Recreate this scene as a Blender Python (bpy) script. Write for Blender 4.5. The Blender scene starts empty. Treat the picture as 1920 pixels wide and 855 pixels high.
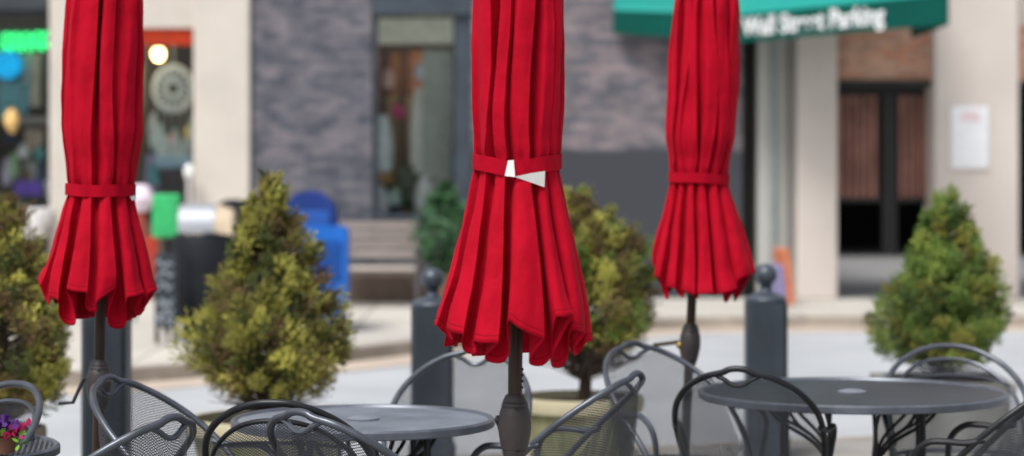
import bpy, math, random
from mathutils import Vector, Matrix, noise
R = math.radians
sc = bpy.context.scene
col = sc.collection

# ------------------------------------------------------------------ camera, sky, sun, exposure
CAMH = 1.6; FPX = 4533.3; HOR = 300.0
cam_d = bpy.data.cameras.new('camera'); cam = bpy.data.objects.new('camera', cam_d); col.objects.link(cam)
cam.location = (0, 0, CAMH); cam.rotation_euler = (R(90), 0, 0)
cam_d.sensor_width = 36; cam_d.lens = 85; cam_d.shift_y = -(427.5 - HOR) / 1920
cam_d.clip_start = 0.1; cam_d.clip_end = 3000
cam_d.dof.use_dof = True; cam_d.dof.focus_distance = 7.0; cam_d.dof.aperture_fstop = 2.1
cam_d.dof.aperture_blades = 9
sc.camera = cam

w = bpy.data.worlds.new('World'); sc.world = w; w.use_nodes = True
nt = w.node_tree; bg = nt.nodes['Background']
sky = nt.nodes.new('ShaderNodeTexSky'); sky.sky_type = 'NISHITA'; sky.sun_disc = False
SUN_EL, SUN_AZ = 58, 215      # azimuth clockwise from +Y (behind the camera, to the left)
sky.sun_elevation = R(SUN_EL); sky.sun_rotation = R(SUN_AZ)
sky.air_density = 1.0; sky.dust_density = 4.0; sky.ozone_density = 1.0
hs = nt.nodes.new('ShaderNodeHueSaturation'); hs.inputs['Saturation'].default_value = 0.35
nt.links.new(sky.outputs[0], hs.inputs['Color']); nt.links.new(hs.outputs[0], bg.inputs['Color'])
bg.inputs['Strength'].default_value = 0.115
sun_d = bpy.data.lights.new('sun', 'SUN'); sun = bpy.data.objects.new('sun', sun_d); col.objects.link(sun)
sun_d.energy = 2.1; sun_d.angle = R(22); sun_d.color = (1.0, 0.965, 0.92)
az, el = R(SUN_AZ), R(SUN_EL)
sdir = Vector((math.sin(az) * math.cos(el), math.cos(az) * math.cos(el), math.sin(el)))
sun.rotation_euler = sdir.to_track_quat('Z', 'Y').to_euler()
sc.view_settings.view_transform = 'Standard'; sc.view_settings.look = 'None'
sc.view_settings.exposure = 0.42; sc.view_settings.gamma = 1
sc.render.engine = 'CYCLES'
sc.cycles.use_denoising = True
sc.cycles.max_bounces = 8; sc.cycles.transparent_max_bounces = 24; sc.cycles.diffuse_bounces = 4

# ------------------------------------------------------------------ helpers
def X_(px, d): return (px - 960) * d / FPX
def Z_(py, d): return CAMH - (py - HOR) * d / FPX

class MB:
    def __init__(s): s.v = []; s.f = []; s.uv = None
    def add(s, vs, fs):
        n = len(s.v); s.v += [tuple(v) for v in vs]; s.f += [tuple(i + n for i in f) for f in fs]
    def box(s, x0, x1, y0, y1, z0, z1, bev=0.0, rot=0, c=None):
        b = min(bev, (x1-x0)/2.01, (y1-y0)/2.01, (z1-z0)/2.01)
        if b <= 0:
            vs = [(x, y, z) for z in (z0, z1) for y in (y0, y1) for x in (x0, x1)]
            fs = [(0,2,3,1),(4,5,7,6),(0,1,5,4),(2,6,7,3),(0,4,6,2),(1,3,7,5)]
        else:
            def ring(i, z):
                a0, a1, c0, c1 = x0+i, x1-i, y0+i, y1-i
                k = b if i == 0 else b*0.6
                return [(a0+k,c0,z),(a1-k,c0,z),(a1,c0+k,z),(a1,c1-k,z),(a1-k,c1,z),(a0+k,c1,z),(a0,c1-k,z),(a0,c0+k,z)]
            vs = ring(b, z0) + ring(0, z0+b) + ring(0, z1-b) + ring(b, z1)
            fs = [tuple(range(7, -1, -1)), tuple(range(24, 32))]
            for r in range(3):
                for i in range(8):
                    j = (i+1) % 8; fs.append((r*8+i, r*8+j, r*8+8+j, r*8+8+i))
        if rot:
            cx, cy = c or ((x0+x1)/2, (y0+y1)/2); ca, sa = math.cos(rot), math.sin(rot)
            vs = [(cx+(x-cx)*ca-(y-cy)*sa, cy+(x-cx)*sa+(y-cy)*ca, z) for x, y, z in vs]
        s.add(vs, fs); return s
    def tube(s, pts, r, n=10, closed=False, cap=True, rf=None):
        pts = [Vector(p) for p in pts]; m = len(pts); up = None; vs = []
        for i, p in enumerate(pts):
            if closed: t = pts[(i+1) % m] - pts[i-1]
            else: t = pts[min(i+1, m-1)] - pts[max(i-1, 0)]
            t.normalize()
            if up is None:
                up = Vector((0,0,1)) if abs(t.z) < 0.9 else Vector((1,0,0))
            u = (up - t*up.dot(t)).normalized(); up = u; q = t.cross(u)
            rr = r if rf is None else r*rf(i/(m-1))
            for k in range(n):
                a = 2*math.pi*k/n; vs.append(p + u*(rr*math.cos(a)) + q*(rr*math.sin(a)))
        fs = []
        for i in range(m if closed else m-1):
            j = (i+1) % m
            for k in range(n):
                l = (k+1) % n; fs.append((i*n+k, i*n+l, j*n+l, j*n+k))
        if cap and not closed: fs += [tuple(range(n-1, -1, -1)), tuple(range((m-1)*n, m*n))]
        s.add(vs, fs); return s
    def lathe(s, prof, n=24, c=(0,0,0), sx=1, sy=1):
        vs = []; m = len(prof)
        for r, z in prof:
            for k in range(n):
                a = 2*math.pi*k/n; vs.append((c[0]+sx*r*math.cos(a), c[1]+sy*r*math.sin(a), c[2]+z))
        fs = []
        for i in range(m-1):
            for k in range(n):
                l = (k+1) % n; fs.append((i*n+k, i*n+l, i*n+n+l, i*n+n+k))
        if prof[0][0] > 1e-5: fs.append(tuple(range(n-1, -1, -1)))
        if prof[-1][0] > 1e-5: fs.append(tuple(range((m-1)*n, m*n)))
        s.add(vs, fs); return s
    def prism(s, poly, z0, z1):
        n = len(poly); vs = [(x, y, z0) for x, y in poly] + [(x, y, z1) for x, y in poly]
        fs = [tuple(range(n-1, -1, -1)), tuple(range(n, 2*n))] + [(i, (i+1) % n, n+(i+1) % n, n+i) for i in range(n)]
        s.add(vs, fs); return s
    def blob(s, c, rx, ry, rz, n=14, amp=0.0, seed=0):
        prof = []
        vs = []; m = n//2 + 1
        for i in range(m):
            t = math.pi*i/(m-1)
            for k in range(n):
                a = 2*math.pi*k/n
                d = Vector((math.sin(t)*math.cos(a), math.sin(t)*math.sin(a), -math.cos(t)))
                q = 1 + amp*noise.noise(d*1.6 + Vector((seed*7.1, seed, 0)))
                vs.append((c[0]+rx*d.x*q, c[1]+ry*d.y*q, c[2]+rz*d.z*q))
        fs = [(i*n+k, i*n+(k+1) % n, i*n+n+(k+1) % n, i*n+n+k) for i in range(m-1) for k in range(n)]
        s.add(vs, fs); return s
    def build(s, name, mat, parent=None, loc=(0,0,0), rz=0, smooth=True, uvs=None, angle=40):
        me = bpy.data.meshes.new(name); me.from_pydata(s.v, [], s.f)
        me.validate(clean_customdata=False); me.update()
        if mat: me.materials.append(mat)
        o = bpy.data.objects.new(name, me); col.objects.link(o); o.location = loc; o.rotation_euler = (0,0,rz)
        if parent: o.parent = parent
        if smooth:
            me.polygons.foreach_set('use_smooth', [True]*len(me.polygons))
            try: me.set_sharp_from_angle(angle=R(angle))
            except Exception: pass
        if uvs is not None:
            uvl = me.uv_layers.new(name='UVMap')
            for li, l in enumerate(me.loops): uvl.data[li].uv = uvs[l.vertex_index]
        return o

def thing(name, label, cat, loc=(0,0,0), rz=0, group=None):
    o = bpy.data.objects.new(name, None); col.objects.link(o); o.empty_display_size = 0.1
    o.location = loc; o.rotation_euler = (0,0,rz); o['label'] = label; o['category'] = cat
    if group: o['group'] = group
    return o
def tag(o, label, cat, group=None, kind=None):
    if label: o['label'] = label
    if cat: o['category'] = cat
    if group: o['group'] = group
    if kind: o['kind'] = kind
    return o
def struct(o): o['kind'] = 'structure'; return o
def copy_tree(o, parent=None):
    c = o.copy(); col.objects.link(c); c.parent = parent
    for ch in list(o.children): copy_tree(ch, c)
    return c
def catmull(pts, k=8, closed=False):
    P = [Vector(p) for p in pts]; out = []; m = len(P)
    rng = range(m) if closed else range(m-1)
    for i in rng:
        if closed: a, b, c, d = P[i-1], P[i], P[(i+1) % m], P[(i+2) % m]
        else: a, b, c, d = P[max(i-1,0)], P[i], P[i+1], P[min(i+2, m-1)]
        for j in range(k):
            t = j/k
            out.append(0.5*((2*b) + (c-a)*t + (2*a-5*b+4*c-d)*t*t + (3*b-a-3*c+d)*t**3))
    if not closed: out.append(P[-1])
    return out

# ------------------------------------------------------------------ materials
def mat(name, c, rough=0.6, metal=0.0, var=0.0, scale=4.0, bump=0.0, bscale=40.0, c2=None, spec=None, emit=None, stretch=(1,1,1)):
    m = bpy.data.materials.new(name); m.use_nodes = True; n = m.node_tree.nodes; L = m.node_tree.links
    b = n['Principled BSDF']; b.inputs['Base Color'].default_value = (*c, 1)
    b.inputs['Roughness'].default_value = rough; b.inputs['Metallic'].default_value = metal
    if spec is not None: b.inputs['Specular IOR Level'].default_value = spec
    if emit: b.inputs['Emission Color'].default_value = (*emit[0], 1); b.inputs['Emission Strength'].default_value = emit[1]
    if var or c2 or bump:
        tc = n.new('ShaderNodeTexCoord'); mp = n.new('ShaderNodeMapping'); mp.inputs['Scale'].default_value = stretch
        L.new(tc.outputs['Object'], mp.inputs[0])
    if var or c2:
        nz = n.new('ShaderNodeTexNoise'); nz.inputs['Scale'].default_value = scale; nz.inputs['Detail'].default_value = 6
        nz.inputs['Roughness'].default_value = 0.6
        L.new(mp.outputs[0], nz.inputs['Vector'])
        rp = n.new('ShaderNodeValToRGB'); rp.color_ramp.elements[0].position = 0.35; rp.color_ramp.elements[1].position = 0.68
        ca = c2 or tuple(x*(1-var) for x in c); cb = c if c2 else tuple(min(1, x*(1+var)) for x in c)
        rp.color_ramp.elements[0].color = (*ca, 1); rp.color_ramp.elements[1].color = (*cb, 1)
        L.new(nz.outputs['Fac'], rp.inputs[0]); L.new(rp.outputs[0], b.inputs['Base Color'])
        mr = n.new('ShaderNodeMapRange'); mr.inputs['To Min'].default_value = max(0.05, rough-0.1); mr.inputs['To Max'].default_value = min(1, rough+0.12)
        L.new(nz.outputs['Fac'], mr.inputs[0]); L.new(mr.outputs[0], b.inputs['Roughness'])
    if bump:
        n2 = n.new('ShaderNodeTexNoise'); n2.inputs['Scale'].default_value = bscale; n2.inputs['Detail'].default_value = 4
        L.new(mp.outputs[0], n2.inputs['Vector'])
        bp = n.new('ShaderNodeBump'); bp.inputs['Strength'].default_value = bump; bp.inputs['Distance'].default_value = 0.01
        L.new(n2.outputs['Fac'], bp.inputs['Height']); L.new(bp.outputs[0], b.inputs['Normal'])
    return m

def mesh_metal(name, c, pu, pv, wire, rough=0.45):
    """expanded metal: diamond openings cut out of the sheet by the UV in metres"""
    m = mat(name, c, rough, 0.35, var=0.25, scale=6); n = m.node_tree.nodes; L = m.node_tree.links
    b = n['Principled BSDF']; out = n['Material Output']
    uv = n.new('ShaderNodeUVMap'); sp = n.new('ShaderNodeSeparateXYZ'); L.new(uv.outputs[0], sp.inputs[0])
    def M(op, a, bb=None):
        k = n.new('ShaderNodeMath'); k.operation = op
        for i, q in enumerate((a, bb)):
            if q is None: continue
            if isinstance(q, (int, float)): k.inputs[i].default_value = q
            else: L.new(q, k.inputs[i])
        return k.outputs[0]
    u = M('DIVIDE', sp.outputs[0], pu); v = M('DIVIDE', sp.outputs[1], pv)
    d1 = M('ABSOLUTE', M('SUBTRACT', M('FRACT', M('ADD', u, v)), 0.5))
    d2 = M('ABSOLUTE', M('SUBTRACT', M('FRACT', M('SUBTRACT', u, v)), 0.5))
    hole = M('MULTIPLY', M('LESS_THAN', d1, 0.5 - wire), M('LESS_THAN', d2, 0.5 - wire))
    tr = n.new('ShaderNodeBsdfTransparent'); mx = n.new('ShaderNodeMixShader')
    L.new(hole, mx.inputs[0]); L.new(b.outputs[0], mx.inputs[1]); L.new(tr.outputs[0], mx.inputs[2])
    L.new(mx.outputs[0], out.inputs['Surface'])
    return m

def brick_mat(name, ca, cb, mortar, bw=0.21, bh=0.075, bias=0.0, paint=None, rough=0.85):
    m = bpy.data.materials.new(name); m.use_nodes = True; n = m.node_tree.nodes; L = m.node_tree.links
    b = n['Principled BSDF']; b.inputs['Roughness'].default_value = rough
    tc = n.new('ShaderNodeTexCoord'); sp = n.new('ShaderNodeSeparateXYZ'); cb_ = n.new('ShaderNodeCombineXYZ')
    L.new(tc.outputs['Object'], sp.inputs[0])
    ad = n.new('ShaderNodeMath'); ad.operation = 'ADD'; L.new(sp.outputs[0], ad.inputs[0]); L.new(sp.outputs[1], ad.inputs[1])
    L.new(ad.outputs[0], cb_.inputs[0]); L.new(sp.outputs[2], cb_.inputs[1])
    bt = n.new('ShaderNodeTexBrick'); bt.inputs['Scale'].default_value = 1; bt.inputs['Brick Width'].default_value = bw
    bt.inputs['Row Height'].default_value = bh; bt.inputs['Mortar Size'].default_value = 0.006; bt.inputs['Bias'].default_value = bias
    bt.inputs['Color1'].default_value = (*ca, 1); bt.inputs['Color2'].default_value = (*cb, 1); bt.inputs['Mortar'].default_value = (*mortar, 1)
    L.new(cb_.outputs[0], bt.inputs['Vector'])
    nz = n.new('ShaderNodeTexNoise'); nz.inputs['Scale'].default_value = 3.6; nz.inputs['Detail'].default_value = 3
    L.new(tc.outputs['Object'], nz.inputs['Vector'])
    mx = n.new('ShaderNodeMix'); mx.data_type = 'RGBA'; mx.blend_type = 'MULTIPLY'; mx.inputs[0].default_value = 0.7
    rp = n.new('ShaderNodeValToRGB'); rp.color_ramp.elements[0].position = 0.35; rp.color_ramp.elements[1].position = 0.65
    rp.color_ramp.elements[0].color = (0.55, 0.60, 0.68, 1); rp.color_ramp.elements[1].color = (1.25, 1.2, 1.2, 1)
    L.new(nz.outputs['Fac'], rp.inputs[0]); L.new(bt.outputs['Color'], mx.inputs[6]); L.new(rp.outputs[0], mx.inputs[7])
    outc = mx.outputs[2]
    if paint:
        pc, pz, soft = paint
        a = n.new('ShaderNodeMath'); a.operation = 'MULTIPLY_ADD'; a.inputs[1].default_value = soft*2; L.new(nz.outputs['Fac'], a.inputs[0]); L.new(sp.outputs[2], a.inputs[2])
        mr = n.new('ShaderNodeMapRange'); mr.inputs['From Min'].default_value = pz+soft*0.6; mr.inputs['From Max'].default_value = pz + soft*1.4
        L.new(a.outputs[0], mr.inputs[0])
        m2 = n.new('ShaderNodeMix'); m2.data_type = 'RGBA'; m2.inputs[6].default_value = (*pc, 1)
        L.new(mr.outputs[0], m2.inputs[0]); L.new(outc, m2.inputs[7]); outc = m2.outputs[2]
    L.new(outc, b.inputs['Base Color'])
    bp = n.new('ShaderNodeBump'); bp.inputs['Strength'].default_value = 0.5; bp.inputs['Distance'].default_value = 0.008
    L.new(bt.outputs['Fac'], bp.inputs['Height']); bp.invert = True; L.new(bp.outputs[0], b.inputs['Normal'])
    return m

def fabric_mat(name, c, c_dark):
    m = bpy.data.materials.new(name); m.use_nodes = True; n = m.node_tree.nodes; L = m.node_tree.links
    b = n['Principled BSDF']; b.inputs['Roughness'].default_value = 0.8; b.inputs['Specular IOR Level'].default_value = 0.12
    b.inputs['Sheen Weight'].default_value = 0.03; b.inputs['Sheen Roughness'].default_value = 0.4; b.inputs['Sheen Tint'].default_value = (1.0, 0.35, 0.4, 1)
    tc = n.new('ShaderNodeTexCoord')
    nz = n.new('ShaderNodeTexNoise'); nz.inputs['Scale'].default_value = 9; nz.inputs['Detail'].default_value = 5
    L.new(tc.outputs['Object'], nz.inputs['Vector'])
    rp = n.new('ShaderNodeValToRGB'); rp.color_ramp.elements[0].position = 0.3; rp.color_ramp.elements[1].position = 0.7
    rp.color_ramp.elements[0].color = (*c_dark, 1); rp.color_ramp.elements[1].color = (*c, 1)
    L.new(nz.outputs['Fac'], rp.inputs[0])
    # stitched hem line, a thread's width, from the UV (v = metres above the hem)
    uv = n.new('ShaderNodeUVMap'); sp = n.new('ShaderNodeSeparateXYZ'); L.new(uv.outputs[0], sp.inputs[0])
    d = n.new('ShaderNodeMath'); d.operation = 'SUBTRACT'; d.inputs[1].default_value = 0.019; L.new(sp.outputs[1], d.inputs[0])
    a = n.new('ShaderNodeMath'); a.operation = 'ABSOLUTE'; L.new(d.outputs[0], a.inputs[0])
    lt = n.new('ShaderNodeMapRange'); lt.inputs['From Min'].default_value = 0.0006; lt.inputs['From Max'].default_value = 0.0022; L.new(a.outputs[0], lt.inputs[0])
    mx = n.new('ShaderNodeMix'); mx.data_type = 'RGBA'; mx.inputs[6].default_value = (c_dark[0]*0.55, 0.0, c_dark[2]*0.5, 1)
    L.new(lt.outputs[0], mx.inputs[0]); L.new(rp.outputs[0], mx.inputs[7]); L.new(mx.outputs[2], b.inputs['Base Color'])
    n2 = n.new('ShaderNodeTexNoise'); n2.inputs['Scale'].default_value = 420; n2.inputs['Detail'].default_value = 2; L.new(tc.outputs['Object'], n2.inputs['Vector'])
    n3 = n.new('ShaderNodeTexNoise'); n3.inputs['Scale'].default_value = 14; n3.inputs['Detail'].default_value = 4; L.new(tc.outputs['Object'], n3.inputs['Vector'])
    b1 = n.new('ShaderNodeBump'); b1.inputs['Strength'].default_value = 0.25; b1.inputs['Distance'].default_value = 0.001; L.new(n2.outputs['Fac'], b1.inputs['Height'])
    b2 = n.new('ShaderNodeBump'); b2.inputs['Strength'].default_value = 0.5; b2.inputs['Distance'].default_value = 0.012; L.new(n3.outputs['Fac'], b2.inputs['Height'])
    L.new(b1.outputs[0], b2.inputs['Normal']); L.new(b2.outputs[0], b.inputs['Normal'])
    return m

M = {}
M['red'] = fabric_mat('red_canvas', (0.44, 0.0008, 0.017), (0.37, 0.0005, 0.012))
M['strap'] = mat('red_strap', (0.39, 0.001, 0.015), 0.9, var=0.1, scale=30, bump=0.3, bscale=300, spec=0.12)
M['white_tab'] = mat('white_tab', (0.75, 0.74, 0.73), 0.8, var=0.04, scale=60)
M['bronze'] = mat('bronze_pole', (0.045, 0.026, 0.019), 0.38, 0.4, var=0.3, scale=8, stretch=(1,1,0.2))
M['housing'] = mat('housing_plastic', (0.042, 0.034, 0.034), 0.5, var=0.12, scale=12, bump=0.1, bscale=200)
M['brass'] = mat('brass', (0.45, 0.3, 0.08), 0.35, 0.9, var=0.1)
M['dark_steel'] = mat('dark_steel', (0.095, 0.107, 0.13), 0.32, 0.5, var=0.2, scale=10, bump=0.05, bscale=120)
M['black_steel'] = mat('black_steel', (0.018, 0.02, 0.024), 0.38, 0.35, var=0.2, scale=10)
M['chair_mesh'] = mesh_metal('chair_mesh', (0.045, 0.05, 0.062), 0.0125, 0.0085, 0.15)
M['table_mesh'] = mesh_metal('table_mesh', (0.075, 0.087, 0.11), 0.022, 0.022, 0.21, 0.36)
M['table_mesh_pale'] = mesh_metal('table_mesh_pale', (0.25, 0.285, 0.34), 0.014, 0.014, 0.36, 0.36)
M['table_rim'] = mat('table_rim', (0.12, 0.135, 0.165), 0.36, 0.4, var=0.2, scale=10)
M['bollard'] = mat('bollard_paint', (0.030, 0.042, 0.058), 0.48, 0.0, var=0.22, scale=5, bump=0.06, bscale=30, stretch=(1,1,0.4))
M['bollard_top'] = mat('bollard_top', (0.06, 0.075, 0.10), 0.36, 0.2, var=0.2, scale=9)
M['concrete'] = mat('sidewalk_concrete', (0.55, 0.525, 0.475), 0.9, var=0.09, scale=0.9, bump=0.2, bscale=60)
M['kerb'] = mat('kerb_stone', (0.34, 0.30, 0.255), 0.9, var=0.2, scale=3, bump=0.3, bscale=30)
M['gutter'] = mat('gutter_concrete', (0.50, 0.42, 0.35), 0.9, var=0.1, scale=1.5)
M['road'] = mat('road_asphalt', (0.41, 0.43, 0.455), 0.85, var=0.10, scale=0.7, bump=0.3, bscale=150)
M['patio'] = mat('patio_concrete', (0.33, 0.32, 0.30), 0.9, var=0.12, scale=1.2, bump=0.3, bscale=60)
M['ground'] = mat('ground', (0.2, 0.2, 0.18), 0.95, var=0.2, scale=0.2)
M['stucco'] = mat('cream_stucco', (0.61, 0.565, 0.51), 0.9, var=0.07, scale=1.3, bump=0.2, bscale=40)
M['stucco_r'] = mat('pale_stucco', (0.62, 0.56, 0.52), 0.9, var=0.06, scale=1.0, bump=0.2, bscale=40)
M['brick'] = brick_mat('dark_brick', (0.075, 0.085, 0.11), (0.20, 0.18, 0.20), (0.12, 0.12, 0.14), bias=-0.1, bw=0.2, bh=0.075, paint=((0.055, 0.065, 0.085), 0.95, 0.95))
M['brick2'] = brick_mat('grey_pink_brick', (0.11, 0.115, 0.14), (0.26, 0.21, 0.215), (0.16, 0.155, 0.165), bias=-0.05, bw=0.2, bh=0.075, paint=((0.045, 0.05, 0.062), 1.72, 0.06))
M['redbrick'] = brick_mat('orange_brick', (0.60, 0.25, 0.15), (0.70, 0.42, 0.29), (0.5, 0.42, 0.36), bw=0.3)
M['darkframe'] = mat('dark_frame', (0.035, 0.045, 0.055), 0.5, var=0.2)
M['black'] = mat('black_paint', (0.012, 0.012, 0.013), 0.55, var=0.2)
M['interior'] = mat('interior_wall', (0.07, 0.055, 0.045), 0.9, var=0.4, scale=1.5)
M['interior_g'] = mat('garage_wall', (0.02, 0.02, 0.02), 0.9, var=0.3)  # near black, darkness of the passage put into the wall colour
M['garagefloor'] = mat('garage_floor', (0.24, 0.24, 0.245), 0.85, var=0.12, scale=0.8)

def glass(name):
    m = bpy.data.materials.new(name); m.use_nodes = True; n = m.node_tree.nodes; L = m.node_tree.links
    for k in list(n):
        if k.type == 'BSDF_PRINCIPLED': n.remove(k)
    out = n['Material Output']; t = n.new('ShaderNodeBsdfTransparent'); t.inputs[0].default_value = (0.95, 0.97, 0.96, 1)
    g = n.new('ShaderNodeBsdfGlossy'); g.inputs['Roughness'].default_value = 0.03
    fr = n.new('ShaderNodeFresnel'); fr.inputs[0].default_value = 1.5
    mx = n.new('ShaderNodeMixShader'); L.new(fr.outputs[0], mx.inputs[0]); L.new(t.outputs[0], mx.inputs[1]); L.new(g.outputs[0], mx.inputs[2])
    L.new(mx.outputs[0], out.inputs['Surface']); return m
M['glass'] = glass('window_glass')
_mc = {}
def plain(c, rough=0.7, metal=0.0, var=0.15):
    k = (c, rough, metal)
    if k not in _mc: _mc[k] = mat('paint_%d' % len(_mc), c, rough, metal, var=var, scale=9, spec=0.25)
    return _mc[k]

def add_joints(m, w_, h_):
    n = m.node_tree.nodes; L = m.node_tree.links; b = n['Principled BSDF']
    src = b.inputs['Base Color'].links[0].from_socket
    tc = n.new('ShaderNodeTexCoord'); bt = n.new('ShaderNodeTexBrick'); bt.inputs['Scale'].default_value = 1; bt.offset = 0
    bt.inputs['Brick Width'].default_value = w_; bt.inputs['Row Height'].default_value = h_; bt.inputs['Mortar Size'].default_value = 0.012
    bt.inputs['Color1'].default_value = (1,1,1,1); bt.inputs['Color2'].default_value = (0.86,0.86,0.87,1); bt.inputs['Mortar'].default_value = (0.35,0.34,0.33,1)
    L.new(tc.outputs['Object'], bt.inputs['Vector'])
    mx = n.new('ShaderNodeMix'); mx.data_type = 'RGBA'; mx.blend_type = 'MULTIPLY'; mx.inputs[0].default_value = 1
    L.new(src, mx.inputs[6]); L.new(bt.outputs['Color'], mx.inputs[7]); L.new(mx.outputs[2], b.inputs['Base Color'])
add_joints(M['concrete'], 1.5, 1.5); add_joints(M['patio'], 1.2, 1.2); add_joints(M['kerb'], 1.8, 40)
# ------------------------------------------------------------------ ground, road, kerbs
RZ = -0.12
g = MB(); g.add([(-600,-600,-0.14),(600,-600,-0.14),(600,600,-0.14),(-600,600,-0.14)], [(0,1,2,3)])
struct(g.build('ground', M['ground'], smooth=False))
g = MB(); g.add([(-40,5,RZ),(40,5,RZ),(40,30,RZ),(-40,30,RZ)], [(0,1,2,3)])
struct(g.build('road', M['road'], smooth=False))
dirE = Vector((3.32, 1.3)).normalized()
def edge(x): return 12.42 + (x + 1.96) * 1.3 / 3.32
g = MB(); g.prism([(-14,-8),(9,-8),(9,edge(9)-0.16),(-14,edge(-14)-0.16)], -0.13, 0.0)
struct(g.build('patio', M['patio'], smooth=False))
g = MB(); g.prism([(-14,edge(-14)-0.155),(9,edge(9)-0.155),(9,edge(9)),(-14,edge(-14))], -0.13, 0.004)
struct(g.build('patio_kerb', M['kerb'], smooth=False))
KP = [(-30,17.0),(-8,17.6),(-3.8,18.1),(-2.8,18.7),(-2.0,19.6),(-1.2,20.8),(0.0,22.7),(1.3,24.2),(2.2,24.6),(3.4,24.7),(8,24.9),(30,25.5)]
kc = [(p.x, p.y) for p in catmull([(x, y, 0) for x, y in KP], 6)]
def offs(c, d):
    out = []
    for i, (x, y) in enumerate(c):
        a = c[max(i-1,0)]; b = c[min(i+1, len(c)-1)]
        t = Vector((b[0]-a[0], b[1]-a[1])).normalized(); out.append((x - t.y*d, y + t.x*d))
    return out
def strip(name, m, c1, c2, z0, z1):
    mb = MB(); n = len(c1)
    vs = [(x,y,z0) for x,y in c1]+[(x,y,z1) for x,y in c1]+[(x,y,z1) for x,y in c2]+[(x,y,z0) for x,y in c2]
    fs = [(r*n+i, r*n+i+1, (r+1)*n+i+1, (r+1)*n+i) for r in range(3) for i in range(n-1)]
    mb.add(vs, fs); return struct(mb.build(name, m, smooth=False))
strip('far_kerb', M['kerb'], kc, offs(kc, 0.16), -0.13, 0.0)
gi = offs(kc, -0.55); strip('gutter', M['gutter'], gi, offs(kc, -0.003), -0.13, -0.112)
ki = offs(kc, 0.163)
mb = MB(); n = len(ki)
mb.add([(x,y,-0.002) for x,y in ki] + [(x,31,-0.002) for x,y in ki], [(i, i+1, n+i+1, n+i) for i in range(n-1)])
struct(mb.build('sidewalk', M['concrete'], smooth=False))

# ------------------------------------------------------------------ buildings (facade plane at 28 m)
FD = 28.0
def fx(px): return X_(px, FD)
def fz(py): return Z_(py, FD)
def col_box(px0, px1, z0, z1, d0=FD, depth=0.6, bev=0.02):
    return MB().box(fx(px0), fx(px1), d0, d0+depth, z0, z1, bev)
def part(mb, name, m, parent, label=None, smooth=True):
    o = mb.build(name, m, parent, smooth=smooth)
    if label: o['label'] = label
    return o

# left: gift shop
shop = thing('gift_shop_building', 'cream stucco shop front with two display windows and a green neon sign at far left', 'building', (0,0,0))
part(col_box(-700, -560, 0, 6.6), 'column', M['stucco'], shop)
part(col_box(92, 232, 0.0, 3.6), 'column', M['stucco'], shop)
part(col_box(364, 470, 0.0, 3.9, FD-0.08, 0.7), 'column', M['stucco'], shop, 'broad cream column beside the dark brick')
part(MB().box(fx(-700), fx(470), FD+0.05, FD+0.5, 3.905, 7.0), 'upper_wall', M['stucco'], shop)
part(MB().box(fx(-560), fx(92)-0.003, FD+0.05, FD+0.5, 3.35, 3.9), 'fascia', M['darkframe'], shop)
part(MB().box(fx(232)+0.003, fx(364)-0.003, FD+0.03, FD+0.5, fz(52), 3.9), 'beam', M['stucco'], shop)
part(MB().box(fx(-560), fx(92)-0.003, FD+0.1, FD+0.5, 0, fz(445)), 'wall_below_window', plain((0.13,0.10,0.085)), shop)
part(MB().box(fx(232)+0.003, fx(364)-0.003, FD+0.1, FD+0.5, 0, fz(420)), 'wall_below_window', plain((0.20,0.15,0.12)), shop)
part(MB().box(fx(-560), fx(92)-0.004, FD-0.25, FD+0.5, fz(445)+0.002, fz(428), 0.01), 'window_sill', plain((0.50,0.47,0.45)), shop)
part(MB().box(fx(-560), fx(92)-0.004, FD-0.45, FD+0.095, 0.0, 0.22, 0.01), 'step', plain((0.30,0.28,0.26)), shop)
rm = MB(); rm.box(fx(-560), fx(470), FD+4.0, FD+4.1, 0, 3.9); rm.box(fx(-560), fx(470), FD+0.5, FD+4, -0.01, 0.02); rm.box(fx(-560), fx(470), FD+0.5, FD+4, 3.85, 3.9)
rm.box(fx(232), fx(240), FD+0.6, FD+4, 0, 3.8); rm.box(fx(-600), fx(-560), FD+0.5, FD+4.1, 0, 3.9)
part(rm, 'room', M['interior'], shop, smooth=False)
for a, b, z0, z1 in ((-560, 92, fz(428)+0.003, 3.35), (232, 364, fz(420), fz(52)-0.003)):
    wf = MB(); x0, x1 = fx(a)+0.004, fx(b)-0.004
    for (p, q, r_, s_) in ((x0, x1, z1-0.05, z1), (x0, x1, z0, z0+0.05), (x0, x0+0.04, z0+0.052, z1-0.052), (x1-0.04, x1, z0+0.052, z1-0.052)):
        wf.box(p, q, FD+0.2, FD+0.26, r_, s_)
    if a < 0:
        for k in (-350, -140): wf.box(fx(k), fx(k)+0.05, FD+0.2, FD+0.26, z0+0.052, z1-0.052)
    wn = part(wf, 'window', M['darkframe'], shop, smooth=False)
    part(MB().box(x0+0.042, x1-0.042, FD+0.225, FD+0.231, z0+0.05, z1-0.05), 'pane', M['glass'], wn, smooth=False)
part(MB().box(fx(236), fx(360), FD+0.06, FD+0.10, fz(84), fz(53)), 'red_valance', plain((0.42,0.035,0.008)), shop)

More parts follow.
